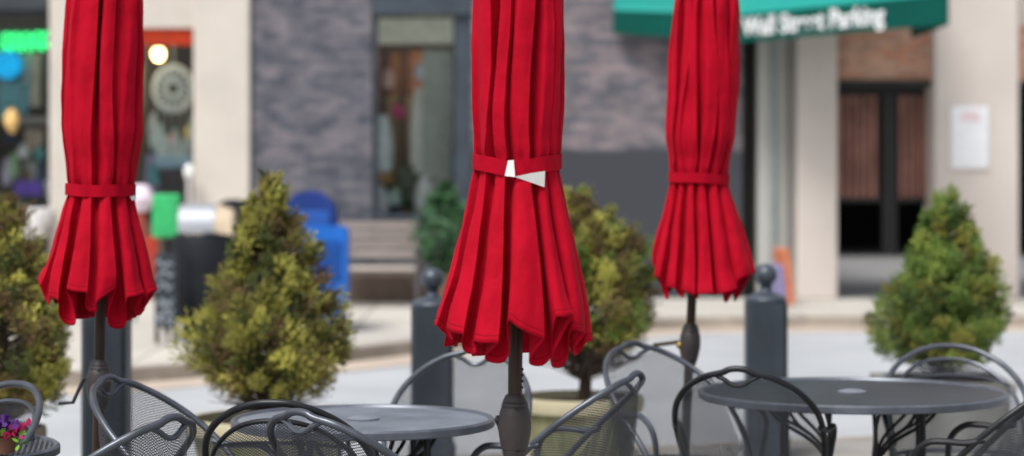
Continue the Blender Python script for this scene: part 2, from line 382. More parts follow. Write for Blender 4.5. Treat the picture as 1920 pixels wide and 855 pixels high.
# middle: dark brick building with one shop window
bb = thing('brick_building', 'dark mottled brick building with slate painted base and one framed shop window', 'building', (0,0,0))
part(MB().box(fx(470)+0.003, fx(697), FD, FD+0.5, 0, 7.0), 'wall', M['brick'], bb, smooth=False)
part(MB().box(fx(884), fx(1392), FD, FD+0.5, 0, 7.0), 'wall', M['brick2'], bb, 'pinker brick wall right of the shop window', smooth=False)
part(MB().box(fx(697)+0.003, fx(884)-0.003, FD+0.02, FD+0.5, fz(-45), 7.0), 'wall_over_window', M['brick2'], bb, smooth=False)
part(MB().box(fx(697)+0.003, fx(884)-0.003, FD+0.05, FD+0.5, 0, fz(412)), 'wall_below_window', plain((0.10,0.10,0.11)), bb, smooth=False)
wf = MB(); x0, x1 = fx(697)+0.005, fx(884)-0.005; z0, z1 = fz(412)+0.003, fz(-45)-0.003
wf.box(x0, x1, FD-0.03, FD+0.2, fz(27), z1); wf.box(x0, x1, FD+0.02, FD+0.2, z0, z0+0.06)
wf.box(x0, x0+0.05, FD+0.03, FD+0.2, z0+0.063, fz(27)-0.002); wf.box(x1-0.19, x1, FD+0.03, FD+0.2, z0+0.063, fz(27)-0.002)
wn = part(wf, 'window', mat('slate_frame', (0.04,0.055,0.075), 0.5, var=0.2), bb, smooth=False)
part(MB().box(x0+0.05, x1-0.19, FD+0.05, FD+0.056, z0+0.06, fz(27)), 'pane', M['glass'], wn, smooth=False)
part(MB().box(x0+0.06, x1-0.21, FD+0.075, FD+0.11, fz(82), fz(33)), 'roller_blind', plain((0.72,0.71,0.60)), wn)
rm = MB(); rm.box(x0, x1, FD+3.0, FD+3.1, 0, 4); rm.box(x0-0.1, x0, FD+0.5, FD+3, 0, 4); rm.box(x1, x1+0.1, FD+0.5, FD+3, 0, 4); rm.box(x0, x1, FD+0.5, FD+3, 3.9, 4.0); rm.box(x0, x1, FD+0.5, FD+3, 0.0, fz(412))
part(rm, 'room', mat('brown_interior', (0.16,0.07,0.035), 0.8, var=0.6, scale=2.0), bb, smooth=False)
part(MB().box(fx(790), fx(848), FD+0.30, FD+0.35, fz(395), fz(90)), 'curtain', plain((0.40,0.45,0.42)), bb)

# right: garage building
gb = thing('garage_building', 'pale stucco parking garage with black barred gate between broad columns', 'building', (0,0,0))
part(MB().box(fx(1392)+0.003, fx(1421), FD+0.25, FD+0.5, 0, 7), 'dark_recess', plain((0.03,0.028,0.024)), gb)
part(MB().box(fx(1421)+0.003, fx(1492), FD+0.04, FD+0.5, 0, 7, 0.01), 'panel_wall', mat('grey_white_panel', (0.46,0.46,0.44), 0.8, var=0.06, scale=1.2), gb)
part(MB().box(fx(1444), fx(1456), FD-0.03, FD+0.037, 0, 7, 0.008), 'downpipe', plain((0.26,0.29,0.29)), gb)
part(MB().box(fx(1474), fx(1483), FD-0.01, FD+0.037, 0, 7, 0.008), 'downpipe', plain((0.22,0.21,0.20)), gb)
part(MB().box(fx(1492)+0.003, fx(1568), FD-0.12, FD+0.5, 0, 7, 0.015), 'column', M['stucco_r'], gb)
part(MB().box(fx(1748), fx(1906), FD-0.15, FD+0.6, 0, 7, 0.02), 'column', M['stucco_r'], gb)
part(MB().box(fx(1568)+0.003, fx(1748)-0.003, FD+0.1, FD+0.5, fz(150), 7), 'brick_lintel', M['redbrick'], gb, smooth=False)
part(MB().box(fx(1906)+0.003, fx(2400), FD+0.1, FD+0.5, fz(150), fz(48)-0.002), 'brick_lintel', M['redbrick'], gb, smooth=False)
part(MB().box(fx(1906)+0.003, fx(2400), FD+0.05, FD+0.5, fz(48), 7), 'upper_wall', M['stucco_r'], gb, smooth=False)
part(MB().box(fx(1568)+0.003, fx(1748)-0.003, FD+0.05, FD+0.3, fz(163), fz(150)-0.002), 'steel_beam', M['black'], gb)
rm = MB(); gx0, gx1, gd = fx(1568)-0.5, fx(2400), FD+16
rm.box(gx0-0.1, gx0, FD+0.62, gd, 0, 3); rm.box(gx1, gx1+0.1, FD+0.62, gd, 0, 3); rm.box(gx0, gx1, gd, gd+0.1, 0, 3); rm.box(gx0, gx1, FD+10.5, gd, 2.8, 2.9)  # roof only over the rear; front left open so daylight reaches the floor
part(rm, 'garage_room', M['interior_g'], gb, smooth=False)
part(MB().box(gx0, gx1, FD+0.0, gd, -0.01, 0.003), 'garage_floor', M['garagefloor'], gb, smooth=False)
gt = MB(); bars = MB()
gz0, gz1 = fz(372), fz(166)
for (a, b) in ((1572, 1662), (1692, 1746)):
    gt.box(fx(a), fx(b), FD+0.40, FD+0.45, gz1-0.07, gz1); gt.box(fx(a), fx(b), FD+0.40, FD+0.45, gz0-0.05, gz0)
    k = fx(a)+0.03
    while k < fx(b)-0.03:
        bars.box(k, k+0.055, FD+0.41, FD+0.435, gz0+0.002, gz1-0.072); k += 0.085
gt.box(fx(1664), fx(1692), FD+0.38, FD+0.47, fz(476), gz1)
gate = part(gt, 'gate', M['black'], gb, smooth=False)
part(bars, 'bars', mat('rusty_red_bars', (0.34,0.165,0.13), 0.7, var=0.3, scale=3), gate, smooth=False)

# sign on the garage column
sg = thing('parking_notice_sign', 'small white rectangular notice with red lettering at its top on the broad pale column', 'sign', (fx(1814), FD-0.15, fz(258)))
sg_w, sg_h = 0.43, 0.71
part(MB().box(-sg_w/2, sg_w/2, -0.035, -0.004, -sg_h/2, sg_h/2, 0.006), 'board', plain((0.82,0.84,0.88), 0.5, 0, 0.03), sg)
rd = MB()
for dx in (-0.07, 0.0, 0.07): rd.tube([(dx-0.03,-0.037,0.23),(dx,-0.037,0.30),(dx+0.03,-0.037,0.23)], 0.006, 6)
rd.tube([(-0.12,-0.037,0.20),(0.12,-0.037,0.20)], 0.005, 6)
part(rd, 'red_mark', plain((0.70,0.20,0.22)), sg)

# green awning with its lettering
aw = thing('awning', 'green fabric awning with white lettering above the garage entrance', 'awning', (0,0,0))
A_ = Vector((X_(1150,27.9), 27.9, Z_(63,27.9))); B_ = Vector((X_(1392,27.2), 27.2, Z_(79,27.2))); C_ = Vector((X_(1777,24.9), 24.9, Z_(46,24.9)))
VH = 0.30
up = Vector((0,0,1))
def quad_slab(p, th=0.02):
    mb = MB(); nrm = (p[1]-p[0]).cross(p[2]-p[0]).normalized()*th
    n = len(p); vs = list(p)+[q+nrm for q in p]
    mb.add(vs, [tuple(range(n-1,-1,-1)), tuple(range(n,2*n))]+[(i,(i+1)%n,n+(i+1)%n,n+i) for i in range(n)])
    return mb
teal = mat('lit_teal_canvas', (0.003,0.29,0.25), 0.75, var=0.07, scale=2)  # lit slope of the awning, daylight put into a brighter colour
dteal = mat('shaded_teal_canvas', (0.001,0.075,0.06), 0.8, var=0.08, scale=2, spec=0.15)  # same awning cloth on its upright faces, shade put into the colour
topA, topB, topC = A_+up*0.26, B_+up*VH, C_+up*VH
WA, WB, WC = Vector((fx(1172), 27.98, 4.4)), Vector((fx(1400), 27.9, 4.4)), Vector((C_.x+0.1, 27.85, 4.4))
part(quad_slab([topA, topB, WB, WA]), 'sloping_top', teal, aw, smooth=False)
part(quad_slab([topB, topC, WC, WB]), 'sloping_top', teal, aw, smooth=False)
va = MB()
for (p, q, hp, hq) in ((A_, B_, 0.26, VH), (B_, C_, VH, VH)):
    t = (q-p).normalized(); nn = Vector((t.y,-t.x,0)).normalized()*0.015
    s_ = quad_slab([p, q, q+up*hq, p+up*hp], 0.012); va.add(s_.v, s_.f)
part(va, 'valance', dteal, aw, smooth=False)
part(quad_slab([C_, Vector((C_.x+0.1,27.8,C_.z)), WC, topC], 0.012), 'side_panel', dteal, aw, smooth=False)
fm = MB(); fm.tube([A_+up*0.02+Vector((0,0.05,0)), B_+up*0.02+Vector((0,0.05,0)), C_+up*0.02+Vector((-0.03,0.05,0))], 0.015, 6)
part(fm, 'frame_tube', M['dark_steel'], aw)
cu = bpy.data.curves.new('lettering', 'FONT'); cu.body = 'Wall Street Parking'; cu.size = 0.30; cu.extrude = 0.004; cu.offset = 0.008
cu.space_character = 1.02
to = bpy.data.objects.new('lettering_tmp', cu); col.objects.link(to); bpy.context.view_layer.update()
me = bpy.data.meshes.new_from_object(to.evaluated_get(bpy.context.evaluated_depsgraph_get())); bpy.data.objects.remove(to)
tx = [v.co.x for v in me.vertices]; wtxt = max(tx)-min(tx); mx0 = min(tx)
tdir = (C_-B_); flat = Vector((tdir.x, tdir.y, 0)); LEN = flat.length; tdir_n = flat.normalized(); outn = Vector((tdir_n.y, -tdir_n.x, 0))
# text spans from the corner to px 1662
u1 = 0.0; best = 9
for k in range(101):
    p = B_ + (C_-B_)*(k/100); px = 960 + p.x*FPX/p.y
    if abs(px-1664) < best: best = abs(px-1664); u1 = k/100
span = u1*LEN - 0.03; sx = span/wtxt
for v in me.vertices:
    x, y, z = v.co
    f = ((x-mx0)*sx + 0.02)/LEN
    base = B_ + (C_-B_)*f + up*0.07
    v.co = base + up*(y*0.95) + outn*(0.022+z)
lo = bpy.data.objects.new('lettering', me); col.objects.link(lo); lo.parent = aw; me.materials.clear(); me.materials.append(plain((0.78,0.80,0.82),0.7,0,0.03))

# ------------------------------------------------------------------ things in and before the left shop
def lamp(px, py, d, r, label, strength, c=(1.0,0.72,0.36), watt=30):
    t = thing('pendant_lamp', label, 'lamp', (X_(px,d), d, Z_(py,d)))
    part(MB().blob((0,0,0), r, r, r*1.1, 16), 'bulb', mat('lit_bulb', c, 0.4, emit=(c, strength)), t)
    mb = MB(); mb.tube([(0,0,r*0.9),(0,0,3.84-Z_(py,d))], 0.008, 6); mb.lathe([(0.03,r*0.8),(0.045,r*0.9),(0.02,r*1.5),(0.01,r*1.6)], 12)
    part(mb, 'cord', M['black'], t)
    ld = bpy.data.lights.new('bulb_light', 'POINT'); ld.energy = watt; ld.color = (1.0,0.78,0.5); ld.shadow_soft_size = 0.1
    lo_ = bpy.data.objects.new('bulb_light', ld); col.objects.link(lo_); lo_.parent = t; lo_.location = (0,0,-r*1.6-0.1)
    return t
lamp(297, 101, FD+0.7, 0.075, 'glowing warm bulb hanging in the narrow window under the red valance', 9, (1.0,0.66,0.28))
lamp(806, 103, FD+1.2, 0.06, 'dim orange bulb hanging behind the window of the brick building', 5, (1.0,0.62,0.3), 5)

def simple(name, label, cat, mb, m, loc, group=None, rz=0):
    o = mb.build(name, m, None, loc, rz); tag(o, label, cat, group); return o

ns = MB()
rng = random.Random(4)
for i, px in enumerate((2, 20, 40, 62, 80)):
    zc = fz(78 if i < 3 else 76); x = fx(px)
    ns.tube(catmull([(x-0.05, FD+0.3, zc-0.09), (x-0.06, FD+0.3, zc+0.06), (x+0.02, FD+0.3, zc+0.1), (x+0.05, FD+0.3, zc), (x-0.01, FD+0.3, zc-0.02), (x+0.05, FD+0.3, zc-0.1)], 6), 0.017, 8)
neon = thing('neon_sign', 'bright green neon sign hung across the top of the left shop window', 'sign', (0,0,0))
part(ns, 'neon_tube', mat('green_neon', (0.0,0.5,0.12), 0.5, emit=((0.02,0.8,0.2), 2.0)), neon)
mb = MB(); mb.box(fx(-15), fx(92)-0.01, FD+0.34, FD+0.36, fz(58), fz(52)); mb.tube([(fx(10),FD+0.35,fz(55)),(fx(10),FD+0.35,3.5)],0.006,6); mb.tube([(fx(80),FD+0.35,fz(55)),(fx(80),FD+0.35,3.5)],0.006,6)
part(mb, 'backing', plain((0.02,0.10,0.05),0.3), neon)

def disc(r, th=0.05): return MB().lathe([(0.0,-th),(r*0.9,-th),(r,0),(r*0.9,th),(0,th)], 20)
def vdisc(r, th=0.04):
    m0 = disc(r, th); m0.v = [(x, z, y) for x, y, z in m0.v]; m0.f = [tuple(reversed(f)) for f in m0.f]; return m0
D1 = FD+0.36
def hung(w, h, seed, th=0.03):
    mb = MB(); rg = random.Random(seed); n = 12; vs = []
    for i in range(n+1):
        for j in range(11):
            u = j/10; v = i/n
            x = (u-0.5)*w*(1+0.12*math.sin(v*3+seed)); vs.append((x, th*math.sin(u*14+seed)+0.02*math.sin(v*5), -v*h))
    m_ = len(vs); vs += [(x, y+0.012, z) for x, y, z in vs]
    fs = []
    for i in range(n):
        for j in range(10):
            a = i*11+j; fs.append((a, a+1, a+12, a+11)); fs.append((m_+a+11, m_+a+12, m_+a+1, m_+a))
    mb.add(vs, fs); return mb
GI = 'gifts in the left shop window'
simple('round_mirror', 'bright teal round disc hanging under the neon sign', 'wall decoration', vdisc(0.17), plain((0.000,0.319,0.652)), (fx(10), D1-0.2, fz(122)))
simple('hanging_scarf', 'pale teal scarf hanging below the teal disc', 'scarf', hung(0.34,0.46,1), plain((0.174,0.478,0.580)), (fx(12), D1, fz(150)))
simple('hanging_scarf', 'light blue short scarf hanging right of the teal disc', 'scarf', hung(0.12,0.34,2), plain((0.580,0.754,0.850)), (fx(36), D1, fz(98)))
simple('hanging_scarf', 'long cream scarf curling down in the left shop window', 'scarf', hung(0.14,0.62,3), plain((0.696,0.652,0.580)), (fx(57), D1-0.05, fz(98)))
simple('hanging_scarf', 'narrow brown scarf against the left cream column', 'scarf', hung(0.09,0.4,4), plain((0.319,0.174,0.102)), (fx(84), D1+0.1, fz(104)))
simple('hanging_bag', 'black bag hanging at the centre of the left shop window', 'bag', MB().blob((0,0,0),0.22,0.1,0.34,16,0.3,3), plain((0.029,0.026,0.026)), (fx(68), D1+0.3, fz(165)))
simple('hanging_cloth', 'dark olive cloth at the back of the left shop window', 'cloth', hung(0.3,0.8,5), plain((0.087,0.102,0.051)), (fx(50), D1+0.7, fz(238)))
simple('wall_shelf', 'grey shelf across the left shop window', 'shelf', MB().box(-0.25,0.25,-0.1,0.1,-0.05,0.05,0.01), plain((0.319,0.290,0.290)), (fx(58), D1, fz(225)))
simple('paper_lantern', 'amber paper lantern below the teal scarf', 'lantern', MB().blob((0,0,0),0.09,0.09,0.15,14,0.2,1), plain((0.797,0.522,0.203)), (fx(14), D1-0.1, fz(225)))
simple('small_vase', 'white rounded vase high in the left shop display', 'vase', MB().lathe([(0.02,-0.09),(0.07,-0.06),(0.085,0),(0.05,0.07),(0.03,0.1),(0,0.1)],14), plain((0.797,0.812,0.850)), (fx(33), D1, fz(285)))
simple('small_vase', 'pale green tapered vase in the left shop display', 'vase', MB().lathe([(0.04,-0.14),(0.07,-0.04),(0.06,0.1),(0.03,0.16),(0,0.16)],14), plain((0.362,0.580,0.362)), (fx(16), D1-0.05, fz(312)))
simple('small_vase', 'lilac narrow vase at the left edge of the display', 'vase', MB().lathe([(0.05,-0.16),(0.06,-0.04),(0.04,0.1),(0.03,0.16),(0,0.16)],14), plain((0.652,0.580,0.850)), (fx(1), D1, fz(322)))
simple('blue_jacket', 'dark blue jacket hanging low beside the left cream column', 'jacket', hung(0.22,0.5,6,0.05), plain((0.029,0.087,0.174)), (fx(78), D1, fz(270)))
simple('figurine', 'brown wooden figurine between white vase and dark cloth', 'figurine', MB().lathe([(0.05,-0.2),(0.06,-0.05),(0.03,0.02),(0.05,0.1),(0,0.16)],12), plain((0.290,0.131,0.087)), (fx(38), D1+0.1, fz(315)))
simple('gift_box', 'purple box on the sill of the left shop window', 'box', MB().box(-0.16,0.16,-0.1,0.1,-0.09,0.09,0.01), plain((0.189,0.102,0.580)), (fx(45), FD+0.33, fz(354)))
simple('display_stand', 'dark stand carrying the purple box', 'stand', MB().lathe([(0.14,-0.24),(0.14,-0.2),(0.05,-0.18),(0.05,0.12),(0.13,0.145),(0,0.145)],14), plain((0.072,0.072,0.087)), (fx(45), FD+0.33, fz(354)-0.24))
simple('white_bowl', 'white and lilac bowl on the sill beside the cream column', 'bowl', MB().lathe([(0.08,-0.12),(0.12,-0.1),(0.17,0.1),(0.155,0.11),(0.10,-0.06),(0,-0.07)],18), plain((0.850,0.841,0.850)), (fx(74), FD-0.08, fz(428)+0.121))
simple('dark_pot', 'dark blue-grey round pot on the sill left of the white bowl', 'pot', MB().lathe([(0.08,-0.14),(0.14,-0.05),(0.13,0.08),(0.08,0.14),(0.06,0.13),(0,0.0)],18), plain((0.131,0.174,0.203)), (fx(31), FD-0.08, fz(428)+0.141))
simple('orange_pot', 'small orange pot at the left end of the sill', 'pot', MB().lathe([(0.06,-0.1),(0.09,0.08),(0.1,0.1),(0.07,0.09),(0,0)],16), plain((0.797,0.145,0.043)), (fx(4), FD-0.08, fz(428)+0.101))
simple('white_cup', 'pale blue-white cup on a stand beside the purple box', 'cup', MB().lathe([(0.05,-0.1),(0.08,0.08),(0.07,0.08),(0,0)],16), plain((0.725,0.841,0.850)), (fx(84), FD+0.33, fz(352)))
simple('wood_block', 'dark wooden block under the pale cup', 'block', MB().box(-0.09,0.09,-0.1,0.1,-0.17,0.17,0.01), plain((0.072,0.065,0.072)), (fx(84), FD+0.33, fz(352)-0.275))

simple('patterned_bag', 'white and brown patterned bag under the grey shelf', 'bag', MB().box(-0.11,0.11,-0.03,0.03,-0.13,0.13,0.02), mat('bag_pattern',(0.7,0.66,0.6),0.8,c2=(0.25,0.12,0.07),scale=22), (fx(54), D1-0.02, fz(262)))
simple('hat', 'dark navy hat high at the left edge of the display', 'hat', MB().lathe([(0.15,-0.03),(0.15,-0.015),(0.08,0.0),(0.075,0.07),(0.04,0.09),(0,0.09)],18), plain((0.03,0.045,0.12)), (fx(8), D1+0.02, fz(262)))
simple('glass_ball', 'teal glass ball between the dark cloth and the blue jacket', 'ornament', MB().blob((0,0,0),0.08,0.08,0.09,16), plain((0.15,0.42,0.42),0.25), (fx(64), D1-0.03, fz(288)))
simple('picture_frame', 'small pale framed picture leaning behind the purple box', 'picture', MB().box(-0.12,0.12,-0.015,0.015,-0.13,0.13,0.01), mat('picture',(0.6,0.6,0.55),0.6,c2=(0.2,0.3,0.35),scale=12), (fx(50), D1+0.08, fz(322)))
simple('draped_throw', 'rust coloured throw hanging behind the cream scarf', 'throw', hung(0.22,0.42,11), mat('throw',(0.40,0.15,0.07),0.9,c2=(0.10,0.05,0.04),scale=9), (fx(74), D1+0.25, fz(190)))
simple('yellow_toy', 'small yellow toy on the sill before the dark pot', 'toy', MB().blob((0,0,0),0.05,0.04,0.06,12,0.3,3), plain((0.75,0.5,0.05)), (fx(22), FD-0.2, fz(428)+0.06))
simple('teal_tin', 'turquoise tin left of the black tub in the narrow window', 'tin', MB().lathe([(0.07,0),(0.07,0.2),(0.075,0.21),(0,0.21)],16), plain((0.10,0.45,0.50)), (fx(281), FD+0.35, fz(345)))
simple('lilac_cloth', 'lilac cloth hanging at the left edge of the narrow window', 'cloth', hung(0.16,0.5,12), plain((0.45,0.45,0.65)), (fx(276), FD+0.40, fz(290)))
# narrow window: dream catcher and things below
dc = thing('dream_catcher', 'large pale grey dream catcher hanging in the narrow shop window', 'decoration', (fx(317), FD+0.34, fz(165)))
mb = MB(); ring = [(0.22*math.cos(a), 0, 0.26*math.sin(a)) for a in [2*math.pi*k/28 for k in range(28)]]
mb.tube(ring, 0.03, 8, closed=True); mb.tube([(0,0,0.26),(0,0,0.75)], 0.006, 6)
part(mb, 'ring', plain((0.725,0.797,0.850)), dc)
mb = MB()
for k in range(14):
    a = 2*math.pi*k/14; b = a+2.2
    mb.tube([(0.22*math.cos(a),0,0.26*math.sin(a)),(0.10*math.cos(b),0.0,0.12*math.sin(b)),(0.22*math.cos(a+1.4),0,0.26*math.sin(a+1.4))], 0.012, 5)
part(mb, 'web', plain((0.609,0.696,0.754)), dc)
for k, (dx, L_) in enumerate(((-0.24,0.40),(-0.16,0.62),(-0.07,0.80),(0.03,0.70),(0.13,0.84),(0.22,0.5))):
    mb = MB(); mb.tube([(dx*0.8,0,-0.2),(dx,0,-0.2-L_*0.5)], 0.006, 5)
    mb.blob((dx,0,-0.25-L_*0.62), 0.045, 0.02, 0.22, 10, 0.3, k)
    part(mb, 'feather', plain((0.754,0.841,0.850)), dc)
simple('flower_ornament', 'red flower ornament before the dream catcher', 'ornament', MB().blob((0,0,0),0.06,0.03,0.07,12,0.5,2), plain((0.725,0.087,0.087)), (fx(315), FD+0.38, fz(265)))
simple('flower_ornament', 'yellow flower ornament right of the dream catcher feathers', 'ornament', MB().blob((0,0,0),0.06,0.03,0.08,12,0.5,5), plain((0.850,0.609,0.072)), (fx(346), FD+0.38, fz(250)))
simple('flower_ornament', 'dark green ornament left of the dream catcher feathers', 'ornament', MB().blob((0,0,0),0.10,0.03,0.2,12,0.5,8), plain((0.043,0.189,0.203)), (fx(281), FD+0.55, fz(255)))
simple('cloth_roll', 'light blue folded cloth under the dream catcher', 'cloth', MB().box(-0.24,0.24,-0.12,0.12,-0.09,0.09,0.04), plain((0.464,0.667,0.850)), (fx(322), FD+0.40, fz(306)))
simple('black_planter', 'black tapered tub below the dream catcher in the narrow window', 'tub', MB().lathe([(0.14,-0.22),(0.24,0.16),(0.25,0.18),(0.2,0.17),(0,0.1)],20), plain((0.036,0.036,0.043)), (fx(322), FD+0.42, fz(346)))
simple('pink_globe', 'pale pink globe outside the narrow window', 'ornament', MB().lathe([(0,-0.16),(0.1,-0.14),(0.16,0),(0.12,0.12),(0.05,0.16),(0,0.16)],16), plain((0.850,0.725,0.850)), (fx(268), FD-0.2, fz(372)))
simple('display_post', 'dull red post carrying the pink globe', 'post', MB().lathe([(0.14,0),(0.14,0.05),(0.07,0.08),(0.07,fz(372)-0.16),(0,fz(372)-0.16)],14), plain((0.406,0.087,0.058)), (fx(268), FD-0.2, 0))
simple('white_globe', 'white globe on the window sill behind the pink one', 'ornament', MB().blob((0,0,0),0.06,0.06,0.10,12,0.1,8), plain((0.850,0.850,0.850)), (fx(360), FD-0.25, fz(322)))
simple('narrow_shelf_post', 'slim pale post under the white globe', 'post', MB().lathe([(0.1,0),(0.1,0.04),(0.03,0.06),(0.03,fz(322)-0.095),(0,fz(322)-0.095)],12), plain((0.580,0.551,0.536)), (fx(360), FD-0.25, 0))

# things in the brick building window
W1 = FD+0.26
rise = fz(412)
def stood(name, label, cat, px, ptop, pbot, wpx, c, seed=0, d=None):
    d = d or W1; h = (pbot-ptop)*d/FPX; r = wpx*d/FPX/2
    mb = MB(); mb.lathe([(r*0.8,0),(r*0.95,h*0.1),(r,h*0.45),(r*0.85,h*0.75),(r*0.55,h*0.9),(r*0.5,h),(0,h)], 14)
    return simple(name, label, cat, mb, plain(c), (X_(px,d), d, Z_(pbot,d)))
simple('glass_counter', 'dark counter standing inside the brick building window', 'counter', MB().box(-0.5,0.42,-0.15,0.15,rise,fz(325),0.01), plain((0.03,0.025,0.02)), (fx(770), W1+0.75, 0))
stood('tall_bottle', 'tall pale blue ceramic bottle at the left of the brick building window', 'bottle', 717, 216, 322, 44, (0.72,0.80,0.88))
simple('bottle_plinth', 'brown plinth under the tall pale bottle', 'plinth', MB().box(-0.14,0.14,-0.12,0.12,0,Z_(322,W1)-Z_(346,W1)-0.002,0.01), plain((0.26,0.15,0.06)), (X_(717,W1), W1, Z_(346,W1)+0.001))
stood('white_pedestal', 'white pedestal at the left corner of the brick building window', 'pedestal', 713, 346, 414, 36, (0.75,0.76,0.80))
stood('white_urn', 'white urn right of the houseplant in the window', 'urn', 797, 330, 412, 40, (0.75,0.78,0.80), d=W1)
stood('white_figure', 'white slim statue on the counter in the window', 'statue', 785, 165, 325, 36, (0.75,0.76,0.74), d=W1+0.2)
stood('pink_vase', 'pinkish vase hanging high before the brown rug', 'vase', 728, 130, 165, 26, (0.70,0.45,0.42), d=W1+0.1)
stood('pale_lantern', 'pale lilac lantern above the white statue in the window', 'lantern', 788, 118, 150, 26, (0.62,0.60,0.72), d=W1+0.1)
stood('green_jar', 'small pale green jar beside the houseplant', 'jar', 740, 352, 384, 26, (0.45,0.60,0.55), d=W1+0.02)
stood('tan_basket', 'tan woven basket on a stack behind the white urn', 'basket', 806, 283, 326, 44, (0.62,0.38,0.22), d=W1+0.2)
stood('turquoise_pot', 'turquoise pot right of the tan basket', 'pot', 842, 288, 325, 34, (0.2,0.55,0.55), d=W1+0.2)
mf = thing('magenta_flower', 'magenta flower on a thin stem behind the window glass', 'flower', (X_(747,W1), W1, rise))
part(MB().blob((0,0,Z_(210,W1)-rise),0.08,0.05,0.08,14,0.5,3), 'bloom', plain((0.50,0.03,0.16)), mf)
part(MB().tube([(0,0.02,0),(0.02,0.02,0.5),(0,0.02,Z_(216,W1)-rise)],0.01,6), 'stem', plain((0.12,0.09,0.04)), mf)
simple('hanging_rug', 'brown and red rug hanging at the back of the brick building window', 'rug', hung(0.55,0.9,7), mat('rug',(0.17,0.08,0.035),0.9,c2=(0.08,0.02,0.015),scale=6), (fx(738), W1+1.2, fz(84)))
simple('hanging_rug', 'olive patterned hanging behind the tall bottle', 'rug', hung(0.5,0.9,9), mat('rug_olive',(0.25,0.22,0.10),0.9,c2=(0.30,0.25,0.22),scale=7), (fx(745), W1+1.1, fz(175)))
def leafy(name, label, cat, loc, rx, rz_, n, c, seed, pot=None, leaf=0.09):
    rg = random.Random(seed); t = thing(name, label, cat, loc); mb = MB()
    for k in range(n):
        a = rg.uniform(0, 6.283); q = rg.random()**0.5; z = rg.uniform(0.0, 1)
        s_ = math.sin(math.pi*min(1, z*0.85+0.12))
        p = Vector((rx*q*s_*math.cos(a), rx*q*s_*math.sin(a)*0.7, z*rz_))
        d1 = Vector((rg.uniform(-1,1), rg.uniform(-1,1), rg.uniform(-0.3,1))).normalized(); d2 = d1.orthogonal().normalized()
        l = leaf*rg.uniform(0.6,1.3)
        mb.add([p-d2*l*0.22, p+d1*l*0.5-d2*l*0.3, p+d1*l, p+d1*l*0.5+d2*l*0.3], [(0,1,2,3)])
    part(mb, 'foliage', c, t, smooth=False)
    if pot:
        r, h = pot; part(MB().lathe([(r*0.7,-h),(r,0),(r*0.9,0.01),(0,-0.02)],16), 'pot', plain((0.18,0.10,0.07)), t)
    return t
leafm = mat('houseplant_leaf', (0.05,0.15,0.05), 0.6, c2=(0.025,0.07,0.03), scale=8)
leafy('house_plant', 'bushy green houseplant low in the brick building window', 'plant', (fx(757), FD+0.35, rise+0.12), 0.22, 0.5, 260, leafm, 3, (0.12,0.115))
leafy('potted_shrub', 'dark green shrub in a tub beside the right end of the bench', 'plant', (X_(835,26.3), 26.3, 0.35), 0.36, 0.95, 900, leafm, 6, (0.26,0.345), 0.10)

# bench in front of the brick building
BD = 26.4
bench = thing('bench', 'weathered grey wooden bench before the brick building window', 'bench', (X_(716,BD), BD, 0))
wood = mat('grey_bench_wood', (0.30,0.26,0.245), 0.85, var=0.2, scale=5, stretch=(0.4,3,3))
bk = MB()
for k in range(4):
    z = 0.52 + k*0.105; bk.box(-0.55, 0.42, 0.25+k*0.02, 0.28+k*0.02, z, z+0.085, 0.006)
part(bk, 'backrest', wood, bench)
st = MB()
for k in range(4): st.box(-0.55, 0.42, -0.22+k*0.115, -0.12+k*0.115, 0.40, 0.435, 0.006)
part(st, 'seat', mat('pale_bench_slats',(0.44,0.39,0.35),0.8,var=0.1), bench)
for x in (-0.52, 0.40):
    lg = MB(); lg.box(x-0.03, x+0.03, -0.22, -0.16, 0, 0.62, 0.006); lg.box(x-0.03, x+0.03, 0.22, 0.29, 0, 0.9, 0.006); lg.box(x-0.03, x+0.03, -0.16, 0.22, 0.12, 0.17)
    lg.box(x-0.04, x+0.04, -0.25, 0.25, 0.621, 0.66, 0.01); part(lg, 'end_frame', plain((0.09,0.085,0.09)), bench)
simple('planter_box', 'low brown planter box behind the bench', 'planter', MB().box(-0.8,0.8,-0.2,0.2,0,0.32,0.02), plain((0.10,0.075,0.06)), (X_(745,27.3), 27.3, 0))

# litter bins, chalkboard
TD = 21.6
tb = thing('litter_bin', 'black round litter bin with silver hooded lid on the pavement', 'litter bin', (X_(385,TD), TD, 0))
sT = TD/FPX
mb = MB(); mb.lathe([(0.20,0.0),(0.21,0.14),(0.295,0.20),(0.31,0.5),(0.31,0.88),(0.29,0.93),(0,0.93)], 28)
part(mb, 'body', mat('bin_black',(0.009,0.011,0.016),0.5,var=0.2,spec=0.25), tb)
hood = MB(); n = 14; vs = []
for x in (-0.22, 0.10):
    for k in range(n+1):
        a = math.pi*k/n; vs.append((x, -0.2*math.cos(a), 0.96+0.25*math.sin(a)))
hood.add(vs, [(k, k+1, n+1+k+1, n+1+k) for k in range(n)]+[tuple(range(n,-1,-1))])
part(hood, 'hood', mat('brushed_metal',(0.36,0.38,0.42),0.5,0.5,var=0.1), tb)
e = MB(); vs = [(0.105, -0.2*math.cos(math.pi*k/n), 0.96+0.25*math.sin(math.pi*k/n)) for k in range(n+1)]
vs += [(0.26, -0.19*math.cos(math.pi*k/n)-0.03, 0.935+0.22*math.sin(math.pi*k/n)) for k in range(n+1)]
e.add(vs, [(k, k+1, n+2+k, n+1+k) for k in range(n)]+[tuple(range(n+1,2*n+2))])
part(e, 'hood_end', plain((0.55,0.45,0.33)), tb)
t2 = thing('litter_bin', 'black round litter bin with black domed lid behind the silver hooded bin', 'litter bin', (X_(438,22.4), 22.4, 0))
part(MB().lathe([(0.22,0),(0.24,0.1),(0.28,0.15),(0.29,0.9),(0.28,0.94),(0,0.94)],24), 'body', plain((0.012,0.014,0.02),0.45), t2)
